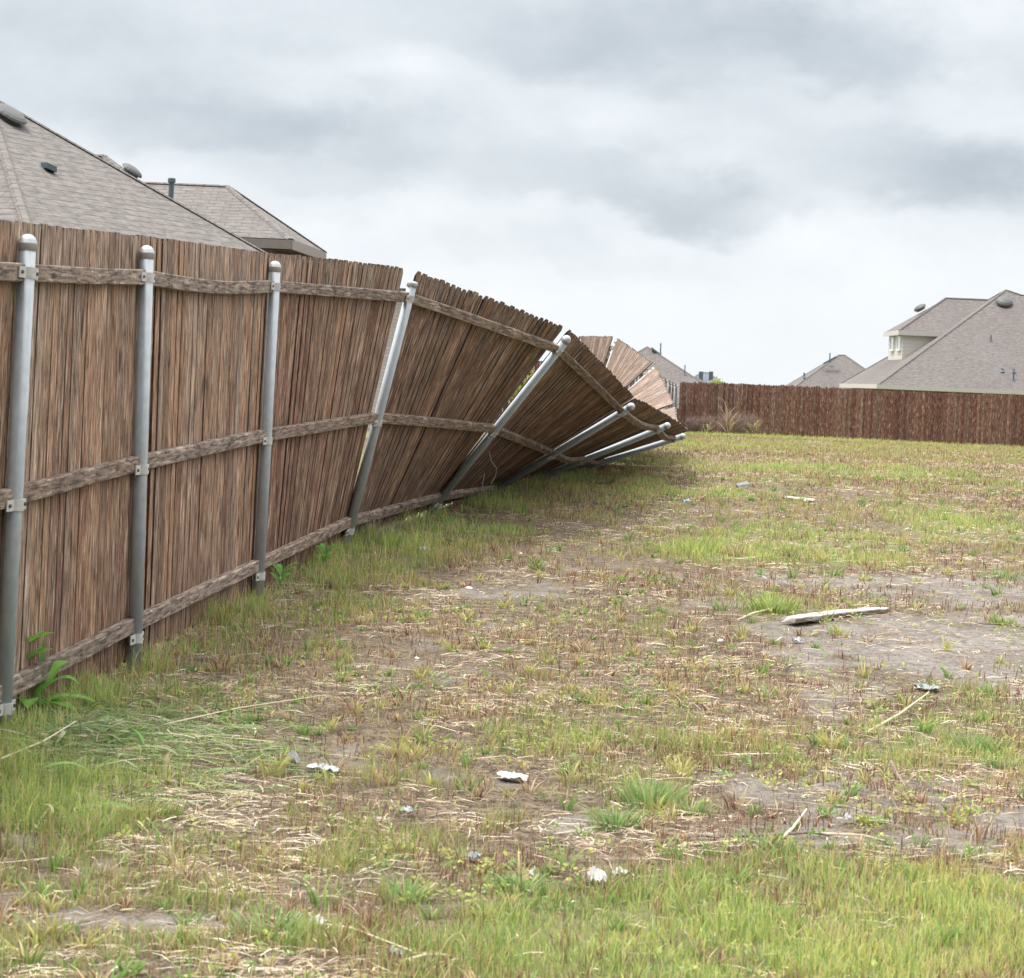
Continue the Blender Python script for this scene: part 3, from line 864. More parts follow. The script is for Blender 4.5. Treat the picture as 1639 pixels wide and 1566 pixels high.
mb = MB()
for a, b in ((K, E_), (BL, K)):
    d = (b - a).normalized(); nn2 = Vector((d.y, -d.x, 0))
    mb.box((a + b) / 2 + nn2 * .03 - Vector((0, 0, .09)), d * ((b - a).length / 2 + .03), Vector((0, 0, .09)), nn2 * .03)
mb.build('fascia', M_FASCIA, RH)
mb = MB(); i_ = .45
wa, wb, wc, wd_ = K + Vector((i_, i_, 0)), E_ + Vector((-i_, i_, 0)), BR + Vector((-i_, -i_, 0)), BL + Vector((i_, -i_, 0))
for a, b in ((wa, wb), (wb, wc), (wc, wd_), (wd_, wa)): wall_face(mb, a, b, -1.6, zK - .15)
mb.abox(wa.x, wb.x, wa.y - .4, wa.y, zK - .20, zK - .17)
mb.build('wall', M_BRICK, RH)
# upper storey
XD, YD0, YD1 = 16.47, 112.7, 116.9; zE = CAMZ + 2.72
mb = MB()
p0, p1, p2_, p3 = Vector((XD, YD0, 0)), Vector((XD + 5.5, YD0, 0)), Vector((XD + 5.5, YD1, 0)), Vector((XD, YD1, 0))
for a, b in ((p0, p1), (p3, p0), (p2_, p3)): wall_face(mb, a, b, zK + .8, zE - .02)
mb.build('upper_wall', M_SIDING, RH)
ov = .18; hw_ = (YD1 - YD0) / 2 + ov; ym = (YD0 + YD1) / 2
e0 = Vector((XD - ov, YD0 - ov, zE)); e3 = Vector((XD - ov, YD1 + ov, zE)); e1 = Vector((XD + 6.2, YD0 - ov, zE)); e2 = Vector((XD + 6.2, YD1 + ov, zE))
rzD = zE + .67 * hw_; ra = Vector((XD - ov + hw_, ym, rzD)); rb = Vector((XD + 5.5, ym, rzD))
mb = MB(); roof_face(mb, [e0, e1, rb, ra]); roof_face(mb, [e3, e0, ra]); roof_face(mb, [e2, e3, ra, rb]); roof_face(mb, [e3 - Vector((0, 0, .05)), e2 - Vector((0, 0, .05)), e1 - Vector((0, 0, .05)), e0 - Vector((0, 0, .05))])
mb.tube([ra, rb], .05, 6); mb.tube([e0, ra], .05, 6)
rfD = mb.build('upper_roof', M_SH2, RH)
mb = MB()
for a, b in ((e0, e1), (e3, e0)):
    d = (b - a).normalized(); nn2 = Vector((d.y, -d.x, 0))
    mb.box((a + b) / 2 + nn2 * .02 - Vector((0, 0, .10)), d * ((b - a).length / 2 + .02), Vector((0, 0, .10)), nn2 * .025)
mb.build('upper_fascia', M_FASCIA, RH)
for (ya_, yb_) in ((112.95, 114.0), (115.0, 116.1)):
    mb = MB(); zt_, zb_ = zE - .22, zE - .86; t_ = .07
    x_ = XD - .05
    mb.abox(x_ - .03, x_ + .05, ya_, yb_, zt_ - t_, zt_); mb.abox(x_ - .03, x_ + .05, ya_, yb_, zb_, zb_ + t_)
    mb.abox(x_ - .03, x_ + .05, ya_, ya_ + .12, zb_ + t_, zt_ - t_); mb.abox(x_ - .03, x_ + .05, yb_ - .12, yb_, zb_ + t_, zt_ - t_)
    w_ = mb.build('window', M_FRAME, RH)
    mb = MB(); mb.abox(x_, x_ + .02, ya_ + .12, yb_ - .12, zb_ + t_, zt_ - t_); mb.build('pane', M_GLASS, w_)
nfr = Vector((0, -pk, 1)).normalized()
dome_vent(rfR, on_plane(1607, 486, K, nfr), nfr, .34, .2)
dome_vent(rfD, P(1474, 494, 114.9) + Vector((0, 0, -.05)), (-.5, -.1, .8), .27, .17)
pipe(rfR, on_plane(1586, 546, K, nfr), .25, .028); pipe(rfR, on_plane(1622, 609, K, nfr), .38, .035); pipe(rfR, on_plane(1622, 595, K, nfr), .10, .06); pipe(rfR, on_plane(1604, 594, K, nfr), .10, .06)

# mid distance hip roof to the left of the right house
def pyramid(name, label, px, py, Yc, s, drop, mat, X2=None, wl=M_BRICK):
    ap = P(px, py, Yc); ez = ap.z - drop
    x1 = ap.x if X2 is None else X2
    ee = [(ap.x - s, Yc - s), (x1 + s, Yc - s), (x1 + s, Yc + s), (ap.x - s, Yc + s)]
    return hip_house(name, (ap.x, Yc, -1.3), label, 'houses behind the fences', ee, [(ap.x, Yc), (x1 + .01, Yc)], ez, ap.z, mat, M_FASCIA, wl, std_faces, wall_z=-1.6)
H5, rf5 = pyramid('house', 'small brown grey hip roof between the open sky and the large right house', 1343, 568, 150, 3.6, 2.55, M_SH2, X2=P(1352, 568, 150).x)
pipe(rf5, P(1328, 577, 149), .42, .035); pipe(rf5, P(1287, 604, 148), .25, .05)
mb = MB(); q = P(1328, 577, 148.6); mb.box(q, Vector((.35, 0, .21)), Vector((0, .1, 0)), Vector((0, 0, .05))); mb.build('roof_vent', M_PIPE, rf5)
H6, rf6 = pyramid('house', 'taupe hip roof seen behind the fanned pickets, thin pipe above its right slope', 1036, 555, 122, 4.1, 2.6, M_SH2)
pipe(rf6, P(1057, 566, 121.5), .48, .03); pipe(rf6, P(1096, 595, 120), .30, .025)
mb = MB(); q = P(1050, 563, 121.6); mb.box(q, Vector((.22, 0, -.15)), Vector((0, .1, 0)), Vector((0, 0, .05))); mb.build('roof_vent', M_PIPE, rf6)
H7, rf7 = pyramid('house', 'tiny blue grey roof just above the far left end of the far fence', 1123, 596, 210, 3.2, 2.2, M_SHB, X2=P(1134, 596, 210).x)
for px in (1122, 1138):
    mb = MB(); q = P(px, 599, 208.5); mb.abox(q.x - .16, q.x + .16, q.y - .2, q.y + .2, q.z - .5, q.z + .2); mb.build('chimney', M_PIPE, rf7)
H8, rf8 = pyramid('house', 'low brown roof sliver linking the taupe roof and the tiny blue roof', 1108, 603, 170, 2.2, 1.4, M_SH2, X2=P(1114, 603, 170).x)

# ------------------------------------------------------------------ batch meshes for vegetation
def colored_mesh(name, co, quads, col, mat, parent=None, org=(0, 0, 0)):
    me = bpy.data.meshes.new(name)
    fill(me, co - np.array(org), quads)
    at = me.attributes.new('col', 'FLOAT_COLOR', 'POINT')
    c4_ = np.ones((len(co), 4), np.float32); c4_[:, :3] = col
    at.data.foreach_set('color', c4_.ravel())
    me.materials.append(mat)
    ob = bpy.data.objects.new(name, me); COL.objects.link(ob)
    if parent is not None:
        ob.parent = parent; ob.location = (0, 0, 0)
    else: ob.location = org
    return ob
def blades(Pt, h, w, az, lean_az, lean_amt, c0, c1, nseg=3, bend=1.8):
    """curved tapering blades; returns vertices, quads, colours"""
    n = len(Pt); V = np.zeros((n, nseg + 1, 2, 3)); C = np.zeros((n, nseg + 1, 2, 3))
    for q in range(nseg + 1):
        t = q / nseg
        off = lean_amt * h * t ** bend
        cx = Pt[:, 0] + np.cos(lean_az) * off; cy = Pt[:, 1] + np.sin(lean_az) * off
        cz = Pt[:, 2] + h * t * np.sqrt(np.clip(1 - (lean_amt * t) ** 2 * .6, .1, 1)) - .004
        ww = w * .5 * (1 - t ** 2.2) + .0002
        sx = np.cos(az) * ww; sy = np.sin(az) * ww
        V[:, q, 0] = np.stack([cx - sx, cy - sy, cz], 1); V[:, q, 1] = np.stack([cx + sx, cy + sy, cz], 1)
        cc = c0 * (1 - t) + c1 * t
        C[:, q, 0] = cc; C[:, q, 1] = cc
    base = (np.arange(n) * (nseg + 1) * 2)[:, None]
    qs = []
    for q in range(nseg):
        o = q * 2
        qs.append(base + np.array([[o, o + 1, o + 3, o + 2]]))
    Q = np.stack(qs, 1).reshape(-1, 4)
    return V.reshape(-1, 3), Q, C.reshape(-1, 3)
def strips(Pt, ln, w, az, arc, tilt, c, nseg=2, curl=None):
    n = len(Pt); V = np.zeros((n, nseg + 1, 2, 3)); C = np.zeros((n, nseg + 1, 2, 3))
    dx, dy = np.cos(az), np.sin(az)
    if curl is None: curl = np.zeros(n)
    for q in range(nseg + 1):
        t = q / nseg - .5
        px_ = Pt[:, 0] + dx * ln * t - dy * curl * ln * (t * t); py_ = Pt[:, 1] + dy * ln * t + dx * curl * ln * (t * t)
        pz_ = Pt[:, 2] + arc * (1 - 4 * t * t) + tilt * t
        ww = w * .5 * (1 - .6 * abs(2 * t) ** 3)
        V[:, q, 0] = np.stack([px_ - dy * -ww, py_ - dx * ww, pz_], 1); V[:, q, 1] = np.stack([px_ + dy * -ww, py_ + dx * ww, pz_ + w * .25], 1)
        C[:, q, 0] = c; C[:, q, 1] = c
    base = (np.arange(n) * (nseg + 1) * 2)[:, None]
    Q = np.stack([base + np.array([[q * 2, q * 2 + 1, q * 2 + 3, q * 2 + 2]]) for q in range(nseg)], 1).reshape(-1, 4)
    return V.reshape(-1, 3), Q, C.reshape(-1, 3)
def leaves(Pt, size, az, pitch, c):
    n = len(Pt)
    d = np.stack([np.cos(az) * np.cos(pitch), np.sin(az) * np.cos(pitch), np.sin(pitch)], 1)
    s = np.stack([-np.sin(az), np.cos(az), np.zeros(n)], 1)
    sz = size[:, None]
    V = np.stack([Pt, Pt + d * sz * .55 - s * sz * .38, Pt + d * sz, Pt + d * sz * .55 + s * sz * .38], 1)
    Q = (np.arange(n) * 4)[:, None] + np.array([[0, 1, 2, 3]])
    return V.reshape(-1, 3), Q, np.repeat(c, 4, axis=0)
def join(L):
    o = 0; vs = []; qs = []; cs = []
    for v_, q_, c_ in L:
        vs.append(v_); qs.append(q_ + o); cs.append(c_); o += len(v_)
    return np.concatenate(vs), np.concatenate(qs), np.concatenate(cs)
def sample(n, y0=4.6, y1=98.0, p=1.0):
    r = RNG.random(n)
    y = y0 * (y1 / y0) ** (r ** p)
    x = (RNG.random(n) * 2 - 1) * (y * .235 + .6) * 1.0
    df = x - fence_x(y)
    ok = (df > -.25) & (far_d(x, y) > .1)
    return x[ok], y[ok]
def pick(pal, n, jit=.12):
    pal = np.array(pal); idx = RNG.integers(0, len(pal), n)
    c = pal[idx] * (1 + (RNG.random((n, 1)) - .5) * 2 * jit * 1.6)
    c = c * (1 + (RNG.random((n, 3)) - .5) * jit)
    return np.clip(c, .005, .95)
PAL_G = [(.33, .43, .11), (.44, .50, .15), (.22, .33, .08), (.50, .53, .18), (.17, .27, .08), (.36, .46, .18)]
PAL_Y = [(.60, .55, .17), (.52, .49, .17), (.66, .56, .26), (.54, .56, .18)]
PAL_D = [(.60, .44, .25), (.52, .35, .20), (.70, .57, .36), (.40, .23, .14), (.27, .15, .10), (.66, .54, .34)]
PAL_R = [(.30, .145, .11), (.26, .13, .10), (.36, .19, .14), (.22, .12, .09)]
PAL_S = [(.74, .63, .44), (.64, .50, .33), (.54, .40, .26), (.76, .70, .56), (.34, .23, .16), (.44, .35, .28), (.20, .13, .09), (.12, .08, .06)]

def clump(x, y, n0, spread):
    """scatter n0 blades around every seed"""
    xx = np.repeat(x, n0); yy = np.repeat(y, n0)
    sg = np.repeat(np.full(len(x), 1.0) * spread, n0)
    xx = xx + RNG.normal(0, 1, len(xx)) * sg; yy = yy + RNG.normal(0, 1, len(yy)) * sg
    return xx, yy
def thin(x, y, pr):
    kp = RNG.random(len(x)) < pr
    return x[kp], y[kp]

# ---- living grass
parts = []
x, y = sample(170000, p=.95)
g, b, s = masks(x, y)
x, y = thin(x, y, np.clip(g * 1.35 - .02, 0, 1) * (1 - .75 * b) * np.maximum(clumpy(x, y, 501), np.clip(esum(GREEN[:3], x, y) - .25, 0, .9)))
x, y = clump(x, y, 8, .024)
ok = (x - fence_x(y) > -.3); x, y = x[ok], y[ok]
g, b, s = masks(x, y)
n = len(x)
tall = fbm(x * 2.1, y * 1.4, 77, 3)
h = (.014 + .052 * RNG.random(n) ** 1.5) * (.30 + .75 * tall + .42 * clumpy(x, y, 501)) * (1 + .85 * s + .35 * np.clip(g - .6, 0, 1)) * (1 + np.clip((y - 25) / 60, 0, 1) * .6)
w = (.0015 + .0022 * RNG.random(n) ** 1.5) * (1 + np.clip((y - 7) / 15, 0, 4))
yel = fbm(x * 1.7, y * 1.1, 91, 3)
isy = RNG.random(n) < np.clip((yel - .40) * 2.2, .08, .85) * (1 - .65 * np.clip((g - .5) * 2, 0, 1))
isd = RNG.random(n) < np.clip(.5 - g * .46, .05, .5)
col = pick(PAL_G, n); cy = pick(PAL_Y, n); cdry = pick(PAL_D, n)
c1 = np.where(isy[:, None], cy, col); c1 = np.where(isd[:, None], cdry, c1)
c1 = np.clip(c1 * (1 + .3 * np.clip((g - .5) * 2, 0, 1))[:, None], 0, .9)
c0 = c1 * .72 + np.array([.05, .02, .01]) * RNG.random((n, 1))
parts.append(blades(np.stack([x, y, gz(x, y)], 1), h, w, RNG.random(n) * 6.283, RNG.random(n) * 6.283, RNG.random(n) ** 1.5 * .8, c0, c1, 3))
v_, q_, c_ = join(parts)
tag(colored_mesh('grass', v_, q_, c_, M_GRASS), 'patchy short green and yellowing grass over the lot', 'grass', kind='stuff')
print('grass quads', len(q_))

# ---- dry stubble
x, y = sample(170000, p=.98)
g, b, s = masks(x, y)
db = fbm(x * 1.2, y * .7, 123, 3)
x, y = thin(x, y, np.clip(.6 + (db - .5) * 2.4, .08, 1) * (1 - .72 * b) * clumpy(x, y, 601, .12) * (1 - .55 * np.clip(esum(GREEN[:3], x, y), 0, 1)))
x, y = clump(x, y, 4, .016)
n = len(x)
h = (.012 + .05 * RNG.random(n) ** 1.6) * (1 + np.clip((y - 25) / 60, 0, 1) * .5)
w = (.0020 + .0018 * RNG.random(n)) * (1 + np.clip((y - 7) / 15, 0, 3.6))
red = fbm(x * 1.1, y * .55, 141, 3)
isr = RNG.random(n) < np.clip((red - .38) * 1.8, .1, .8)
c1 = np.where(isr[:, None], pick(PAL_R, n), pick(PAL_D, n))
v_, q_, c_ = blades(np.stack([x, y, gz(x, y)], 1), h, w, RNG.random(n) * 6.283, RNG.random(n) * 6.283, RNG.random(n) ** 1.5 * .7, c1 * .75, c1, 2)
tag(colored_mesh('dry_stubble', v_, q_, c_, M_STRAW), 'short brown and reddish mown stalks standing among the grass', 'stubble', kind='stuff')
print('stubble quads', len(q_))

# ---- straw litter
x, y = sample(260000, y1=80, p=1.05)
g, b, s = masks(x, y)
db = fbm(x * 1.5, y * .9, 223, 4)
x, y = thin(x, y, np.clip(.6 + (db - .5) * 2.6, .06, 1) * (1 - .66 * b) * clumpy(x, y, 701, .2) * (1 - .8 * np.clip(esum(GREEN[:3], x, y), 0, 1)))
n = len(x)
ln = .02 + .09 * RNG.random(n) ** 2.2 + (RNG.random(n) < .025) * RNG.random(n) * .22
w = (.0013 + .0020 * RNG.random(n)) * (1 + np.clip((y - 7) / 15, 0, 3.4))
az = RNG.normal(.15, 1.3, n)
v_, q_, c_ = strips(np.stack([x, y, gz(x, y) + .004 + RNG.random(n) * .014], 1), ln, w, az, RNG.random(n) * .006, (RNG.random(n) - .5) * .018, pick(PAL_S, n), 2, RNG.normal(0, .14, n))
tag(colored_mesh('straw_litter', v_, q_, c_, M_STRAW), 'pale cut straw and dead stems strewn over the soil', 'straw', kind='stuff')

x, y = sample(60000, y1=26, p=1.2)
g, b, s = masks(x, y)
x, y = thin(x, y, np.clip(b * 1.1, .03, 1) * (.25 + .75 * (vnoise(x * 5, y * 4, 811) > .5)))
n = len(x); rad = .002 + .007 * RNG.random(n) ** 3
ang = RNG.random(n) * 6.283; z0 = gz(x, y)
cc = pick([(.30, .25, .21), (.20, .155, .13), (.42, .38, .34), (.14, .10, .085), (.36, .31, .27)], n, .2)
Vc = np.zeros((n, 5, 3))
for q in range(4):
    Vc[:, q] = np.stack([x + rad * np.cos(ang + q * 1.5708) * (.7 + .6 * RNG.random(n)), y + rad * np.sin(ang + q * 1.5708) * (.7 + .6 * RNG.random(n)), z0 - .001], 1)
Vc[:, 4] = np.stack([x, y, z0 + rad * (.5 + .7 * RNG.random(n))], 1)
Qc = (np.arange(n) * 5)[:, None, None] + np.array([[0, 1, 4, 4], [1, 2, 4, 4], [2, 3, 4, 4], [3, 0, 4, 4]])[None]
Vt = np.concatenate([Vc, Vc[:, 4:5]], 1).reshape(-1, 3)
Qc = (np.arange(n) * 6)[:, None, None] + np.array([[0, 1, 5, 4], [2, 3, 4, 5], [1, 2, 5, 5 - 1], [3, 0, 4, 5]])[None]
tag(colored_mesh('soil_crumbs', Vt, Qc.reshape(-1, 4), np.repeat(cc, 6, axis=0), M_STRAW), 'crumbs of dry soil and tiny pebbles on the bare patches', 'soil crumbs', kind='stuff')

# ---- hay pile of cut grass at the foot of the first posts
c = G(200, 1205)
n = 3000
x = c.x - .08 + RNG.normal(0, .30, n); y = c.y + RNG.normal(0, .55, n)
ok = x - fence_x(y) > .06; x, y = x[ok], y[ok]; n = len(x)
pal = [(.22, .32, .11), (.30, .38, .18), (.50, .50, .32), (.14, .24, .07), (.60, .56, .40), (.10, .15, .05), (.24, .34, .12), (.18, .28, .09)]
mound = np.exp(-((x - c.x) / .4) ** 2 - ((y - c.y) / .65) ** 2) * .07
v_, q_, c_ = strips(np.stack([x, y, gz(x, y) + RNG.random(n) * mound + .006], 1), .05 + .20 * RNG.random(n) ** 1.6, .002 + .0055 * RNG.random(n) ** 2, RNG.normal(-.15, 1.0, n), RNG.random(n) * .012, (RNG.random(n) - .5) * .05, pick(pal, n, .25), 4, RNG.normal(0, .2, n))
nl = 90; xl = c.x - .1 + RNG.normal(0, .34, nl); yl = c.y + RNG.normal(0, .6, nl); okl = xl - fence_x(yl) > .05; xl, yl = xl[okl], yl[okl]; nl = len(xl)
lf_ = strips(np.stack([xl, yl, gz(xl, yl) + .02 + RNG.random(nl) * .07], 1), .07 + .13 * RNG.random(nl), .006 + .010 * RNG.random(nl), RNG.random(nl) * 6.283, RNG.random(nl) * .03, (RNG.random(nl) - .5) * .08, pick([(.14, .27, .06), (.20, .34, .08), (.28, .38, .12), (.42, .44, .26), (.10, .18, .05)], nl, .2), 5, RNG.normal(0, .6, nl))
v_, q_, c_ = join([(v_, q_, c_), lf_])
tag(colored_mesh('cut_hay', v_, q_, c_, M_GRASS), 'flattened grey green cut grass heaped at the foot of the fence', 'hay', kind='stuff')

# ---- low leafy weeds
x, y = sample(16000, y1=40, p=1.15)
g, b, s = masks(x, y)
lw = fbm(x * 1.9, y * 1.3, 333, 3)
x, y = thin(x, y, np.clip((lw - .42) * 3.2, .05, .9) * (1 - .4 * b) * (1 - .7 * np.clip(esum(GREEN[:3], x, y), 0, 1)))
xx, yy = clump(x, y, 9, .018)
n = len(xx)
v_, q_, c_ = leaves(np.stack([xx, yy, gz(xx, yy) + .004 + .022 * RNG.random(n)], 1), .007 + .015 * RNG.random(n) ** 1.5, RNG.random(n) * 6.283, RNG.normal(.45, .45, n),
                    np.where((np.repeat(RNG.random(len(x)), 9) < .6)[:, None], pick([(.44, .47, .12), (.38, .44, .12), (.50, .48, .16)], n), pick([(.20, .33, .09), (.25, .38, .12)], n)))
tag(colored_mesh('ground_weeds', v_, q_, c_, M_GRASS), 'small yellow green leafy weeds sprouting through the straw', 'weeds', kind='stuff')
x, y = sample(3200, y1=34, p=1.1)
g, b, s = masks(x, y)
x, y = thin(x, y, np.clip(.75 + (lwf := (fbm(x * 1.4, y * 1.0, 909, 3) - .5)) * 3, .05, 1) * (1 - .55 * b) * (1 - .9 * np.clip(esum(GREEN[:3], x, y), 0, 1)))
m_ = len(x); kk = 16
xx = np.repeat(x, kk); yy = np.repeat(y, kk); n = len(xx)
sz = np.repeat(.5 + .9 * RNG.random(m_) ** 1.5, kk); aa = RNG.random(n) * 6.283; r = .028 * sz * RNG.random(n)
xx = xx + r * np.cos(aa); yy = yy + r * np.sin(aa)
fresh = np.repeat(RNG.random(m_), kk)
cc = np.where((fresh < .42)[:, None], pick([(.26, .42, .11), (.34, .48, .14), (.20, .35, .09)], n), np.where((fresh < .72)[:, None], pick(PAL_Y, n), pick(PAL_D, n)))
v_, q_, c_ = blades(np.stack([xx, yy, gz(xx, yy)], 1), (.030 + .045 * RNG.random(n)) * sz, (.0035 + .0045 * RNG.random(n)) * (1 + np.clip((yy - 9) / 18, 0, 1.5)), RNG.random(n) * 6.283, aa, .4 + .6 * RNG.random(n), cc * .65, cc, 4)
tag(colored_mesh('weed_clumps', v_, q_, c_, M_GRASS), 'coarse green, yellow and dry weed clumps scattered over the lot', 'weeds', kind='stuff')
print('objects before small things')

# ---- countable green tufts
def tuft(px, py, label, rad=.07, hgt=.09, nb=170, pal=PAL_G, name='grass_tuft', wide=1.0, group='bright green grass tufts', cat='grass tuft'):
    c = G(px, py); n = nb
    r = rad * RNG.random(n) ** .7 * (.6 + .4 * RNG.random(n)); a = RNG.random(n) * 6.283
    x = c.x + r * np.cos(a); y = c.y + r * np.sin(a) * 1.2
    hh = hgt * (.25 + .85 * RNG.random(n) ** 1.3)
    col = pick(pal, n)
    bl = blades(np.stack([x, y, gz(x, y)], 1), hh, (.004 + .003 * RNG.random(n)) * wide, RNG.random(n) * 6.283, a, .35 + .5 * RNG.random(n), col * .75, col, 4)
    o = colored_mesh(name, *bl, M_GRASS, org=(c.x, c.y, c.z)) if False else None
    ob = colored_mesh(name, bl[0], bl[1], bl[2], M_GRASS, org=tuple(c))
    return tag(ob, label, cat, group)
PG2 = [(.24, .40, .13), (.34, .48, .17), (.17, .32, .10), (.44, .50, .20), (.30, .44, .16), (.46, .42, .24)]
tuft(985, 1325, 'rich green tuft below the middle of the photo, leftmost of the big green clump', .09, .085, 240, PG2)
tuft(1040, 1290, 'tall rich green tuft in the middle of the big central clump', .12, .10, 320, PG2)
tuft(1105, 1305, 'low green tuft at the right end of the big central clump', .08, .06, 170, PG2)
tuft(830, 1432, 'low broad green tuft between the white paper scraps near the bottom', .08, .05, 210, PG2, wide=1.8)
tuft(430, 1500, 'sprawling blue green tuft near the bottom left beside a white scrap', .13, .07, 260, PG2)
tuft(650, 1445, 'green tuft left of the low broad tuft near the bottom', .07, .075, 140, PG2)
tuft(1225, 1360, 'dark green tuft lying on the pale bare strip, lower right', .09, .055, 150, PG2)
tuft(1395, 1325, 'small dark green rosette on bare soil right of the pale strip', .05, .035, 110, PG2, wide=2)
tuft(1235, 985, 'green tuft just left of the bleached board', .16, .10, 330)
tuft(1320, 1000, 'thin grass tuft growing against the near side of the board', .035, .07, 45)
tuft(1555, 1195, 'dense green tuft near the right edge, upper one of the pair', .11, .08, 260, PG2)
tuft(1600, 1225, 'dense green tuft near the right edge, lower one of the pair', .10, .06, 200, PG2)
tuft(1605, 998, 'small bright tuft on bare soil at the right edge', .08, .07, 130)
tuft(1600, 926, 'dark green tuft on the bare patch at the right edge, higher up', .16, .07, 180, PG2)
tuft(1120, 882, 'bright round tuft right of the fence fan at mid distance', .20, .10, 240)
tuft(1180, 890, 'brownish tuft beside the bright round tuft at mid distance', .14, .09, 150, PAL_D)
tuft(1265, 895, 'small olive tuft standing on bare soil at mid distance', .10, .08, 110, [(.26, .26, .12), (.22, .2, .1)])
tuft(1330, 1195, 'yellow green tuft among stubble, centre right', .05, .07, 90, PAL_Y)
tuft(1090, 1240, 'yellow green tuft above the big central clump', .05, .08, 90, PAL_Y)

# ---- broad leaved weed growing against the first post
def leaf_mesh(base, az, L, Wd, up, droop, col, seg=8):
    V = []; C = []; q = []
    d = np.array([math.cos(az), math.sin(az)])
    s = np.array([-d[1], d[0]])
    for i in range(seg + 1):
        t = i / seg
        wv = Wd * (math.sin(math.pi * min(1, t ** .85)) ** .7 * .5 + .02) * (1 + .12 * math.sin(i * 2.3))
        c = np.array([base[0] + d[0] * L * t, base[1] + d[1] * L * t, base[2] + up * math.sin(t * 1.7) - droop * t * t])
        for e in (-1, 0, 1):
            V.append([c[0] + s[0] * wv * e, c[1] + s[1] * wv * e, c[2] + abs(e) * wv * .25]); C.append(np.array(col) * (1.35 if e == 0 else 1) * (1 - .1 * (i % 2)))
    for i in range(seg):
        for e in (0, 1):
            o = i * 3 + e; q.append([o, o + 1, o + 4, o + 3])
    return np.array(V), np.array(q), np.array(C)
wb_ = G(45, 1150)
root = thing('broadleaf_weed', wb_, 'large leaved bright green weed against the foot of the leftmost steel post', 'weed')
specs = [(.2, .26, .085, .07, .05), (-.5, .22, .08, .05, .04), (.9, .20, .08, .16, .0), (1.6, .18, .08, .22, -.05), (2.6, .22, .075, .12, .05), (-1.4, .24, .09, .08, .05), (3.4, .16, .06, .07, .04), (-.1, .19, .07, .16, .06), (.5, .17, .07, .03, .05)]
for az, L, Wd, up, dr in specs:
    v_, q_, c_ = leaf_mesh((wb_.x, wb_.y, wb_.z + .02), az, L, Wd, up, dr, random.choice([(.17, .36, .07), (.22, .42, .09), (.15, .31, .08)]))
    colored_mesh('leaf', v_ , q_, c_, M_GRASS, parent=root, org=tuple(wb_))
for hz in (.24, .30):
    for az in (.3, -.6, 1.1):
        v_, q_, c_ = leaf_mesh((wb_.x - .03, wb_.y - .02, wb_.z + hz - .06), az, .12, .07, .05, -.01, (.20, .38, .08))
        colored_mesh('leaf', v_, q_, c_, M_GRASS, parent=root, org=tuple(wb_))
mbw = MB(); mbw.tube([wb_, wb_ + Vector((-.01, 0, .15)), wb_ + Vector((-.03, -.02, .30))], [.010, .008, .005], 6)
M_STEM = plain('green_stem', (.25, .33, .12), .6)
mbw.build('stem', M_STEM, root)
# weeds behind post two/three
for (px, py, lb) in ((485, 905, 'small leafy weed against the bottom rail right of the third post'), (420, 945, 'small leafy weed at the foot of the third post')):
    c = G(px, py); c.x = max(c.x, float(fence_x(c.y)) + .06)
    rt = thing('leafy_weed', c, lb, 'weed')
    for q in range(9):
        v_, q_, c_ = leaf_mesh((c.x, c.y, c.z + .01 + q * .01), q * 2.4, .09 + .03 * random.random(), .03, .05 + .05 * random.random(), .02, (.18, .36, .09))
        colored_mesh('leaf', v_, q_, c_, M_GRASS, parent=rt, org=tuple(c))

# ---- dry twiggy brush
def twigs(name, c, R_, Hh, n, pal, label, cat, wid=.004, group=None):
    a = RNG.random(n) * 6.283; r = R_ * RNG.random(n) ** .6 * .6
    x = c[0] + r * np.cos(a); y = c[1] + r * np.sin(a)
    z = c[2] + RNG.random(n) ** 1.5 * Hh * .55
    bl = blades(np.stack([x, y, z], 1), Hh * (.25 + .35 * RNG.random(n)), wid * (.6 + RNG.random(n)), RNG.random(n) * 6.283, a + RNG.normal(0, .9, n), .5 + .8 * RNG.random(n), pick(pal, n), pick(pal, n), 4, 1.3)
    return tag(colored_mesh(name, *bl, M_STRAW, org=tuple(c)), label, cat, group)
PB = [(.24, .16, .15), (.29, .20, .18), (.19, .125, .115), (.33, .25, .21)]
for (px, py, r_, h_, lb) in ((1120, 693, .8, .75, 'smaller purplish brown dead bush at the far fence, left one of the two'), (1180, 697, 1.0, .95, 'larger purplish brown dead bush at the far fence, right one of the two')):
    Yb = 95.5; c = P(px, py, Yb); c.z = gz1(c.x, Yb)
    twigs('dead_bush', c, r_, h_, 2200, PB, lb, 'bush', .006)
c = P(1166, 690, 94.5); c.z = gz1(c.x, 94.5)
twigs('dry_weed', c, .2, 1.4, 34, [(.45, .38, .18), (.40, .33, .15)], 'tall yellowish dry weed standing before the dead bushes at the far fence', 'weed', .014)
for px, hh, lb in ((1205, .75, 'pale grass stalk clump at the right end of the dead bushes'), (1130, .5, 'yellow green grass clump in front of the smaller dead bush')):
    Yb = 93.0; c = P(px, 700, Yb); c.z = gz1(c.x, Yb)
    while far_d(c.x, c.y) < .4: c.y -= .3
    twigs('grass_clump', c, .3, hh, 40, [(.42, .42, .17), (.36, .38, .14)], lb, 'grass clump', .012)
# dead vines by the heaved fourth post
c = G(565, 866); c.x = float(fence_x(c.y)) + .05
twigs('dead_vine', c, .16, .20, 190, [(.40, .34, .30), (.30, .24, .21)], 'tangled dead twigs around the foot of the first leaning post', 'vine', .003)
c = G(600, 850); c.x = float(fence_x(c.y)) + .05
twigs('dead_vine', c, .28, .14, 150, [(.42, .33, .28), (.34, .25, .22)], 'dry twigs along the bottom rail just beyond the first leaning post', 'vine', .003)
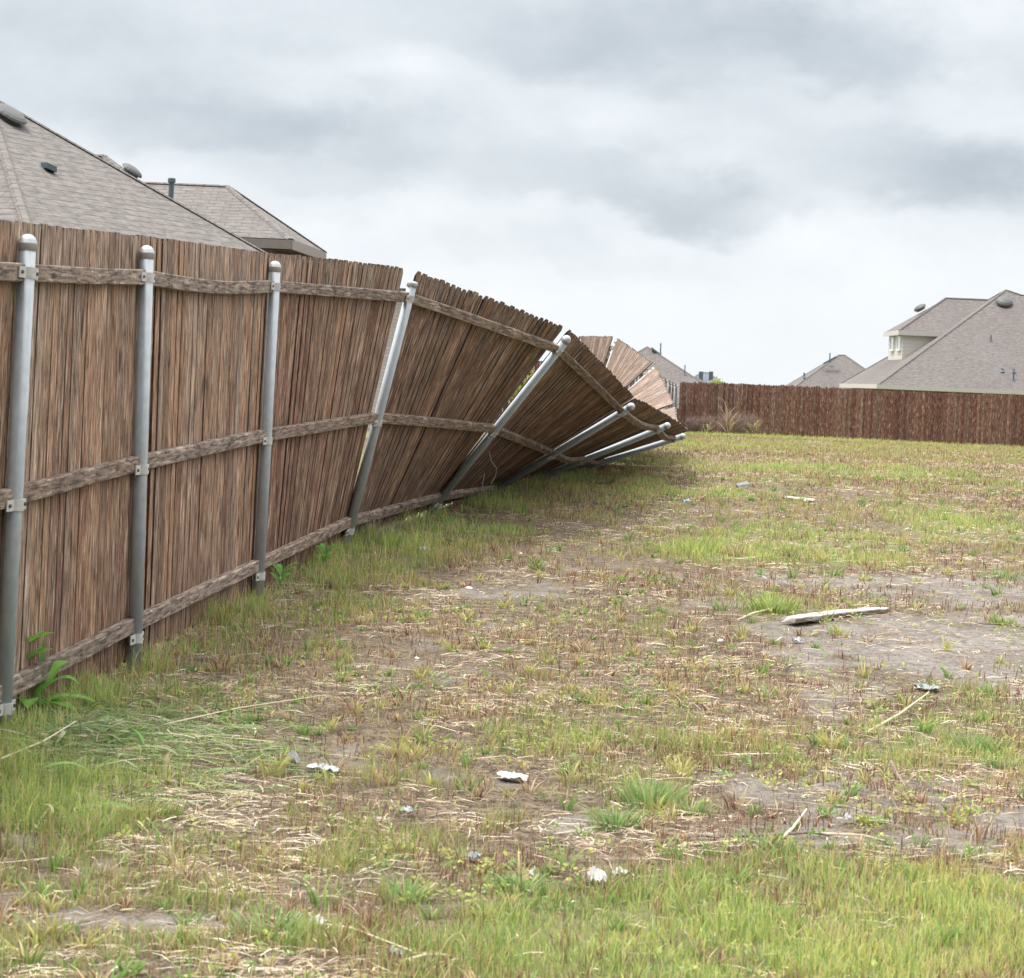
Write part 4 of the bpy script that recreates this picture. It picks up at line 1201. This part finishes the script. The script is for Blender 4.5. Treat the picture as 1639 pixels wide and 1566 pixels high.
# hanging vines under the fan
for (pts, lb) in (([(783, 722, 20.0), (786, 738, 20.0), (795, 750, 20.05), (793, 762, 20.1), (786, 775, 20.1)], 'thin curly vine hanging from the middle rail bracket of the second leaning post'),
                  ([(768, 765, 20.2), (776, 758, 20.2), (772, 775, 20.2), (770, 800, 20.3)], 'thin dead vine standing under the fallen panel left of the hanging curl')):
    pp_ = [P(*a) for a in pts]; mb = MB(); mb.tube(pp_, .0035, 5); ob = mb.build('vine', plain('dry_vine', (.45, .38, .32), .8), None, org=pp_[-1])
    tag(ob, lb, 'vine')
# shrub in the yard seen through the gap behind the second leaning post
c = P(835, 625, 49.0); n = 700
a = RNG.normal(0, 1, (n, 3)) * np.array([.12, .2, .22])
yd = thing('shrub', (c.x, c.y, gz1(c.x, c.y)), 'yellow green shrub glimpsed through the slit beside the second leaning post', 'shrub')
lv = leaves(np.array(c)[None] + a, .05 + .05 * RNG.random(n), RNG.random(n) * 6.283, RNG.normal(.2, .6, n), pick([(.40, .42, .10), (.30, .36, .10)], n))
colored_mesh('foliage', *lv, M_GRASS, parent=yd, org=tuple(yd.location))
mb = MB(); g0 = gz1(c.x, c.y); mb.tube([(c.x, c.y, g0), (c.x, c.y, c.z + .2)], [.03, .015], 8); mb.build('trunk', plain('bark', (.16, .11, .08), .9), yd)
# tree beyond the far fence
tr = P(1147, 611, 150); t0_ = thing('tree', (tr.x, tr.y, -1.2), 'small yellow green tree top poking over the far left of the far fence', 'tree')
n = 1500; a = RNG.normal(0, 1, (n, 3)) * np.array([.30, .3, .13]) + np.array([0, 0, -.1])
a[:, 2] -= np.abs(a[:, 0]) * .5
lv = leaves(np.array(tr)[None] + a, .08 + .07 * RNG.random(n), RNG.random(n) * 6.283, RNG.normal(.2, .6, n), pick([(.36, .38, .14), (.28, .32, .13), (.42, .42, .2)], n))
colored_mesh('crown', *lv, M_GRASS, parent=t0_, org=tuple(t0_.location))
mb = MB(); mb.tube([(tr.x, tr.y, -1.2), (tr.x, tr.y, tr.z - .1)], [.07, .03], 8)
for q in range(5): mb.tube([(tr.x, tr.y, tr.z - .8 + q * .1), (tr.x + .35 * math.cos(q * 2), tr.y + .3 * math.sin(q * 2), tr.z - .2)], [.025, .01], 6)
mb.build('trunk', plain('tree_bark', (.17, .13, .10), .9), t0_)

# ---- the loose board
pa = G(1262, 1006); pb = G(1418, 980)
ctr = (pa + pb) / 2; dv = (pb - pa); dv.z = 0; L = dv.length; dv.normalize(); sv = Vector((-dv.y, dv.x, 0))
if sv.y < 0: sv = -sv
mb = MB(); K_ = 18; vs = []; us = []
rr = random.Random(4)
zb = max(gz1(ctr.x + dv.x * t, ctr.y + dv.y * t) for t in (-.6, -.3, 0, .3, .6)) - .008
for q in range(K_ + 1):
    t = q / K_; a = (t - .5) * L; w0 = -.05 + rr.uniform(-.004, .004); w1 = .05 + rr.uniform(-.004, .004)
    if t < .22: w0 += .012
    if t > .94: w0 += .02 * (t - .94) / .06; w1 -= .03 * (t - .94) / .06
    th = .027 + rr.uniform(-.003, .002); sg = .006 * math.sin(t * 3)
    for (s0, z0) in ((w0 + .003, 0), (w0, .004), (w0, th - .005), (w0 + .005, th), (w1 - .005, th), (w1, th - .006), (w1, 0)):
        vs.append(Vector((ctr.x, ctr.y, zb)) + dv * (a + (rr.uniform(-.012, .012) if q in (0, K_) else 0)) + sv * s0 + Vector((0, 0, z0 + sg))); us.append((s0 + z0 + 3, a, 0))
fs = []
for q in range(K_):
    for e in range(7): fs.append((q * 7 + e, q * 7 + (e + 1) % 7, (q + 1) * 7 + (e + 1) % 7, (q + 1) * 7 + e))
fs += [tuple(range(7)), tuple(K_ * 7 + e for e in range(7))[::-1]]
mb.add(vs, fs, us, (.55, .5, .1))
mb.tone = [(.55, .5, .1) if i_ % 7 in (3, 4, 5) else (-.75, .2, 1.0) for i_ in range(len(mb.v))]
ob = mb.build('wooden_board', M_BOARD, None, org=(ctr.x, ctr.y, zb))
tag(ob, 'bleached pale wooden board lying flat on the bare soil at right', 'board')

# ---- litter: crumpled paper and plastic scraps, stones
M_PAPER = plain('crumpled_paper', (.60, .60, .59), .6, 0, .18, 60)
M_PLAST = plain('cloudy_plastic', (.40, .42, .45), .35, 0, .2, 60)
def scrap(px, py, wpx, hpx, label, mat=M_PAPER, name='paper_scrap', cat='litter', seed=0, lift=.012, rot=0., hgt=.03):
    c = G(px, py); rr = np.random.default_rng(seed + 100)
    wx = wpx * c.y / F; wy = max(hpx * c.y * c.y / (F * (CAMZ - c.z)) * .45, wx * .3); wy = min(wy, wx * 1.2)
    nx_, ny_ = 9, 6; V = []; fs = []
    for j in range(ny_):
        for i in range(nx_):
            a = (i / (nx_ - 1) - .5); b = (j / (ny_ - 1) - .5)
            edge = 1 - .25 * rr.random()
            x_ = a * wx * edge * (1 - .5 * abs(b)); y_ = b * wy * edge * (1 - .4 * abs(a)) + .15 * wx * math.sin(a * 4 + seed)
            xr = x_ * math.cos(rot) - y_ * math.sin(rot); yr = x_ * math.sin(rot) + y_ * math.cos(rot)
            V.append(Vector((c.x + xr, c.y + yr, gz1(c.x + xr, c.y + yr) + lift + hgt * rr.random() * (1 - 1.2 * max(abs(a), abs(b))))))
    for j in range(ny_ - 1):
        for i in range(nx_ - 1): fs.append((j * nx_ + i, j * nx_ + i + 1, (j + 1) * nx_ + i + 1, (j + 1) * nx_ + i))
    n0 = len(V); V2 = V + [p - Vector((0, 0, .0025)) for p in V]
    fs2 = fs + [tuple(q + n0 for q in f[::-1]) for f in fs]
    mb = MB(); mb.add(V2, fs2); ob = mb.build(name, mat, None, org=c)
    return tag(ob, label, cat, 'scraps of litter on the lot')
scrap(470, 1232, 26, 34, 'white translucent plastic strip standing up in stubble, left of centre', M_PLAST, 'plastic_scrap', seed=1, hgt=.07, rot=1.2)
scrap(515, 1240, 66, 14, 'long flat translucent plastic piece right of the standing strip', M_PLAST, 'plastic_scrap', seed=2)
scrap(822, 1250, 58, 14, 'white paper scrap on dark soil below the middle of the photo', seed=3)
scrap(955, 1425, 42, 36, 'large white crumpled paper at the edge of the bright grass, bottom centre', seed=4, hgt=.05)
scrap(990, 1411, 38, 14, 'bright white paper flap right above the large crumpled paper', seed=5, hgt=.03)
scrap(853, 1410, 18, 12, 'small white paper scrap above the low broad tuft', seed=6)
scrap(477, 1478, 20, 10, 'small white scrap in the sprawling tuft, left one of two', seed=7)
scrap(507, 1486, 34, 16, 'white scrap in the sprawling tuft, right one of two', seed=8)
scrap(632, 1540, 30, 30, 'pale plastic scrap near the bottom edge, left of centre', M_PLAST, 'plastic_scrap', seed=9)
scrap(652, 1304, 28, 9, 'bluish plastic scrap among straw, centre left', M_PLAST, 'plastic_scrap', seed=10)
scrap(758, 1382, 26, 9, 'bluish plastic scrap on straw above the small white scrap', M_PLAST, 'plastic_scrap', seed=11)
scrap(1356, 1327, 14, 10, 'tiny white scrap left of the small dark rosette', seed=12)
scrap(1152, 1039, 12, 9, 'tiny white scrap left of the board on green weeds', seed=13)
scrap(1276, 1032, 20, 9, 'pale scrap on the soil just below the board', M_PLAST, 'plastic_scrap', seed=14)
scrap(677, 882, 22, 6, 'pale flat scrap in the grass right of the first leaning post', M_PLAST, 'plastic_scrap', seed=15)
scrap(1280, 803, 62, 8, 'long pale flat slab on the grass at mid distance', plain('pale_slab', (.36, .33, .30), .8), 'slab', seed=16)
scrap(1484, 1108, 46, 12, 'greenish cloudy plastic sheet among stems at right', plain('green_plastic', (.20, .25, .235), .4), 'plastic_scrap', seed=17)
M_BLUE = plain('blue_plastic', (.22, .42, .58), .4)
scrap(1098, 808, 18, 8, 'small blue plastic scrap right of the shadow under the fence fan', M_BLUE, 'plastic_scrap', seed=18, hgt=.05)
def stone(px, py, r, label, col, name='stone', fl=.6, seed=0):
    c = G(px, py); rr = random.Random(seed); mb = MB(); R_ = r * c.y / F
    pts = [c + Vector((0, 0, R_ * fl * a)) for a in (-.6, -.3, .1, .5, .85, 1.0)]
    mb.tube(pts, [R_ * a * rr.uniform(.9, 1.1) for a in (.6, .95, 1.05, .85, .5, .1)], 9)
    mb.v = [tuple(Vector(v) + Vector((rr.uniform(-1, 1), rr.uniform(-1, 1), rr.uniform(-1, 1))) * R_ * .09) for v in mb.v]
    return tag(mb.build(name, plain(name + '_face', col, .85, 0, .25, 40), None, org=c), label, 'stone')
stone(751, 940, 6, 'small white stone on the dark bare patch, centre left', (.72, .70, .66), seed=1)
stone(834, 889, 4, 'tiny white stone above the small white stone', (.66, .64, .6), seed=2)
stone(667, 1056, 4, 'tiny pale stone on bare soil, left of centre', (.62, .6, .56), seed=5)
stone(524, 941, 9, 'black clod in the grass right of the third post', (.03, .028, .025), 'dark_clod', .9, seed=3)
c = G(1189, 783); mb = MB(); mb.box(c + Vector((0, 0, .025)), Vector((.055, .012, .012)), Vector((-.006, .01, .025)), Vector((-.01, .04, .01)))
tag(mb.build('broken_block', plain('broken_block_face', (.20, .19, .185), .8, 0, .2), None, org=c), 'small grey broken block in the grass beyond the fence fan tip', 'block')

# ---- long sticks and stalks lying or standing
M_STK = plain('dead_stick', (.20, .15, .12), .9, 0, .3, 30); M_STKL = plain('pale_stalk', (.60, .52, .36), .8, 0, .15, 30)
def stick(pp_, r, label, mat=M_STK, name='stick', cat='stick', group='loose sticks and stalks'):
    pts = []
    for (px, py, lift) in pp_:
        g0 = G(px, py); g0.z = g0.z + lift; pts.append(g0)
    mb = MB(); mb.tube(pts, [r * (1 - .5 * i / (len(pts) - 1)) for i in range(len(pts))], 6)
    return tag(mb.build(name, mat, None, org=pts[0]), label, cat, group)
stick([(1035, 1357, .01), (1110, 1352, .014), (1200, 1349, .012), (1300, 1346, .012), (1340, 1352, .01)], .007, 'long dark stick lying across the pale bare strip, lower right')
stick([(1080, 1366, .012), (1150, 1360, .014), (1215, 1352, .01)], .004, 'shorter pale stalk parallel to and below the long dark stick', M_STKL, 'stalk', 'stalk')
stick([(1240, 1362, .01), (1268, 1340, .02), (1290, 1318, .03)], .006, 'pale stalk rising diagonally at the right part of the pale strip', M_STKL, 'stalk', 'stalk')
stick([(1300, 1346, .01), (1380, 1352, .012), (1440, 1360, .01)], .004, 'thin yellow stalk continuing right of the long dark stick', M_STKL, 'stalk', 'stalk')
stick([(1385, 1172, .01), (1440, 1150, .03), (1485, 1130, .06)], .006, 'pale green stalk slanting up to the right, centre right', plain('green_stalk', (.48, .50, .28), .7), 'stalk', 'stalk')
stick([(1478, 1105, .0), (1468, 1085, .10), (1460, 1062, .20)], .006, 'short straw standing upright right of centre right tufts', M_STKL, 'stalk', 'stalk') if False else None
stick([(1500, 1222, .01), (1560, 1226, .014), (1605, 1240, .01)], .007, 'dark curved stick near the right edge below the dense tufts')
stick([(1425, 1240, .04), (1437, 1255, .02), (1450, 1268, .005)], .009, 'stubby dark stick on soil, right part')
stick([(430, 1475, .01), (560, 1500, .02), (660, 1530, .01)], .004, 'long yellow stalk crossing the bottom left soil', M_STKL, 'stalk', 'stalk')
stick([(260, 1190, .05), (380, 1165, .06), (520, 1138, .05)], .003, 'long thin yellow stalk over the cut grass heap', M_STKL, 'stalk', 'stalk')
stick([(0, 1250, .06), (70, 1225, .07), (120, 1200, .08)], .004, 'pale stalk lying over the cut grass at the left edge', M_STKL, 'stalk', 'stalk')
stick([(640, 1550, .01), (680, 1545, .02), (712, 1540, .01)], .005, 'short thick straw at the bottom left of centre', M_STKL, 'stalk', 'stalk')
stick([(1240, 985, .02), (1205, 992, .015), (1180, 1000, .01)], .006, 'short pale stalk left of the board', M_STKL, 'stalk', 'stalk')
stick([(1560, 1000, .01), (1610, 1003, .02), (1660, 1010, .01)], .006, 'brown stick on bare soil at the right edge')
# tall thin stalks standing
def stalk(px, py, top_px, top_py, label):
    g0 = G(px, py); t = P(top_px, top_py, g0.y); mb = MB(); m_ = (g0 + t) / 2 + Vector((.01, 0, .01))
    mb.tube([g0, m_, t], [.0028, .0022, .001], 5); return tag(mb.build('stalk', M_STKL, None, org=g0), label, 'stalk', 'loose sticks and stalks')
stalk(1158, 790, 1163, 735, 'tall thin upright stalk right of the fence fan tip')
stalk(1377, 912, 1380, 815, 'thin upright stalk above the right half of the board')
stalk(1130, 780, 1140, 762, 'short thin stalk left of the tall thin upright one')
stalk(1588, 812, 1590, 785, 'short thin stalk in the far right grass')

n_obj = len(bpy.data.objects)
for o in bpy.data.objects:
    if '_org' in o: del o['_org']
print('objects', n_obj)
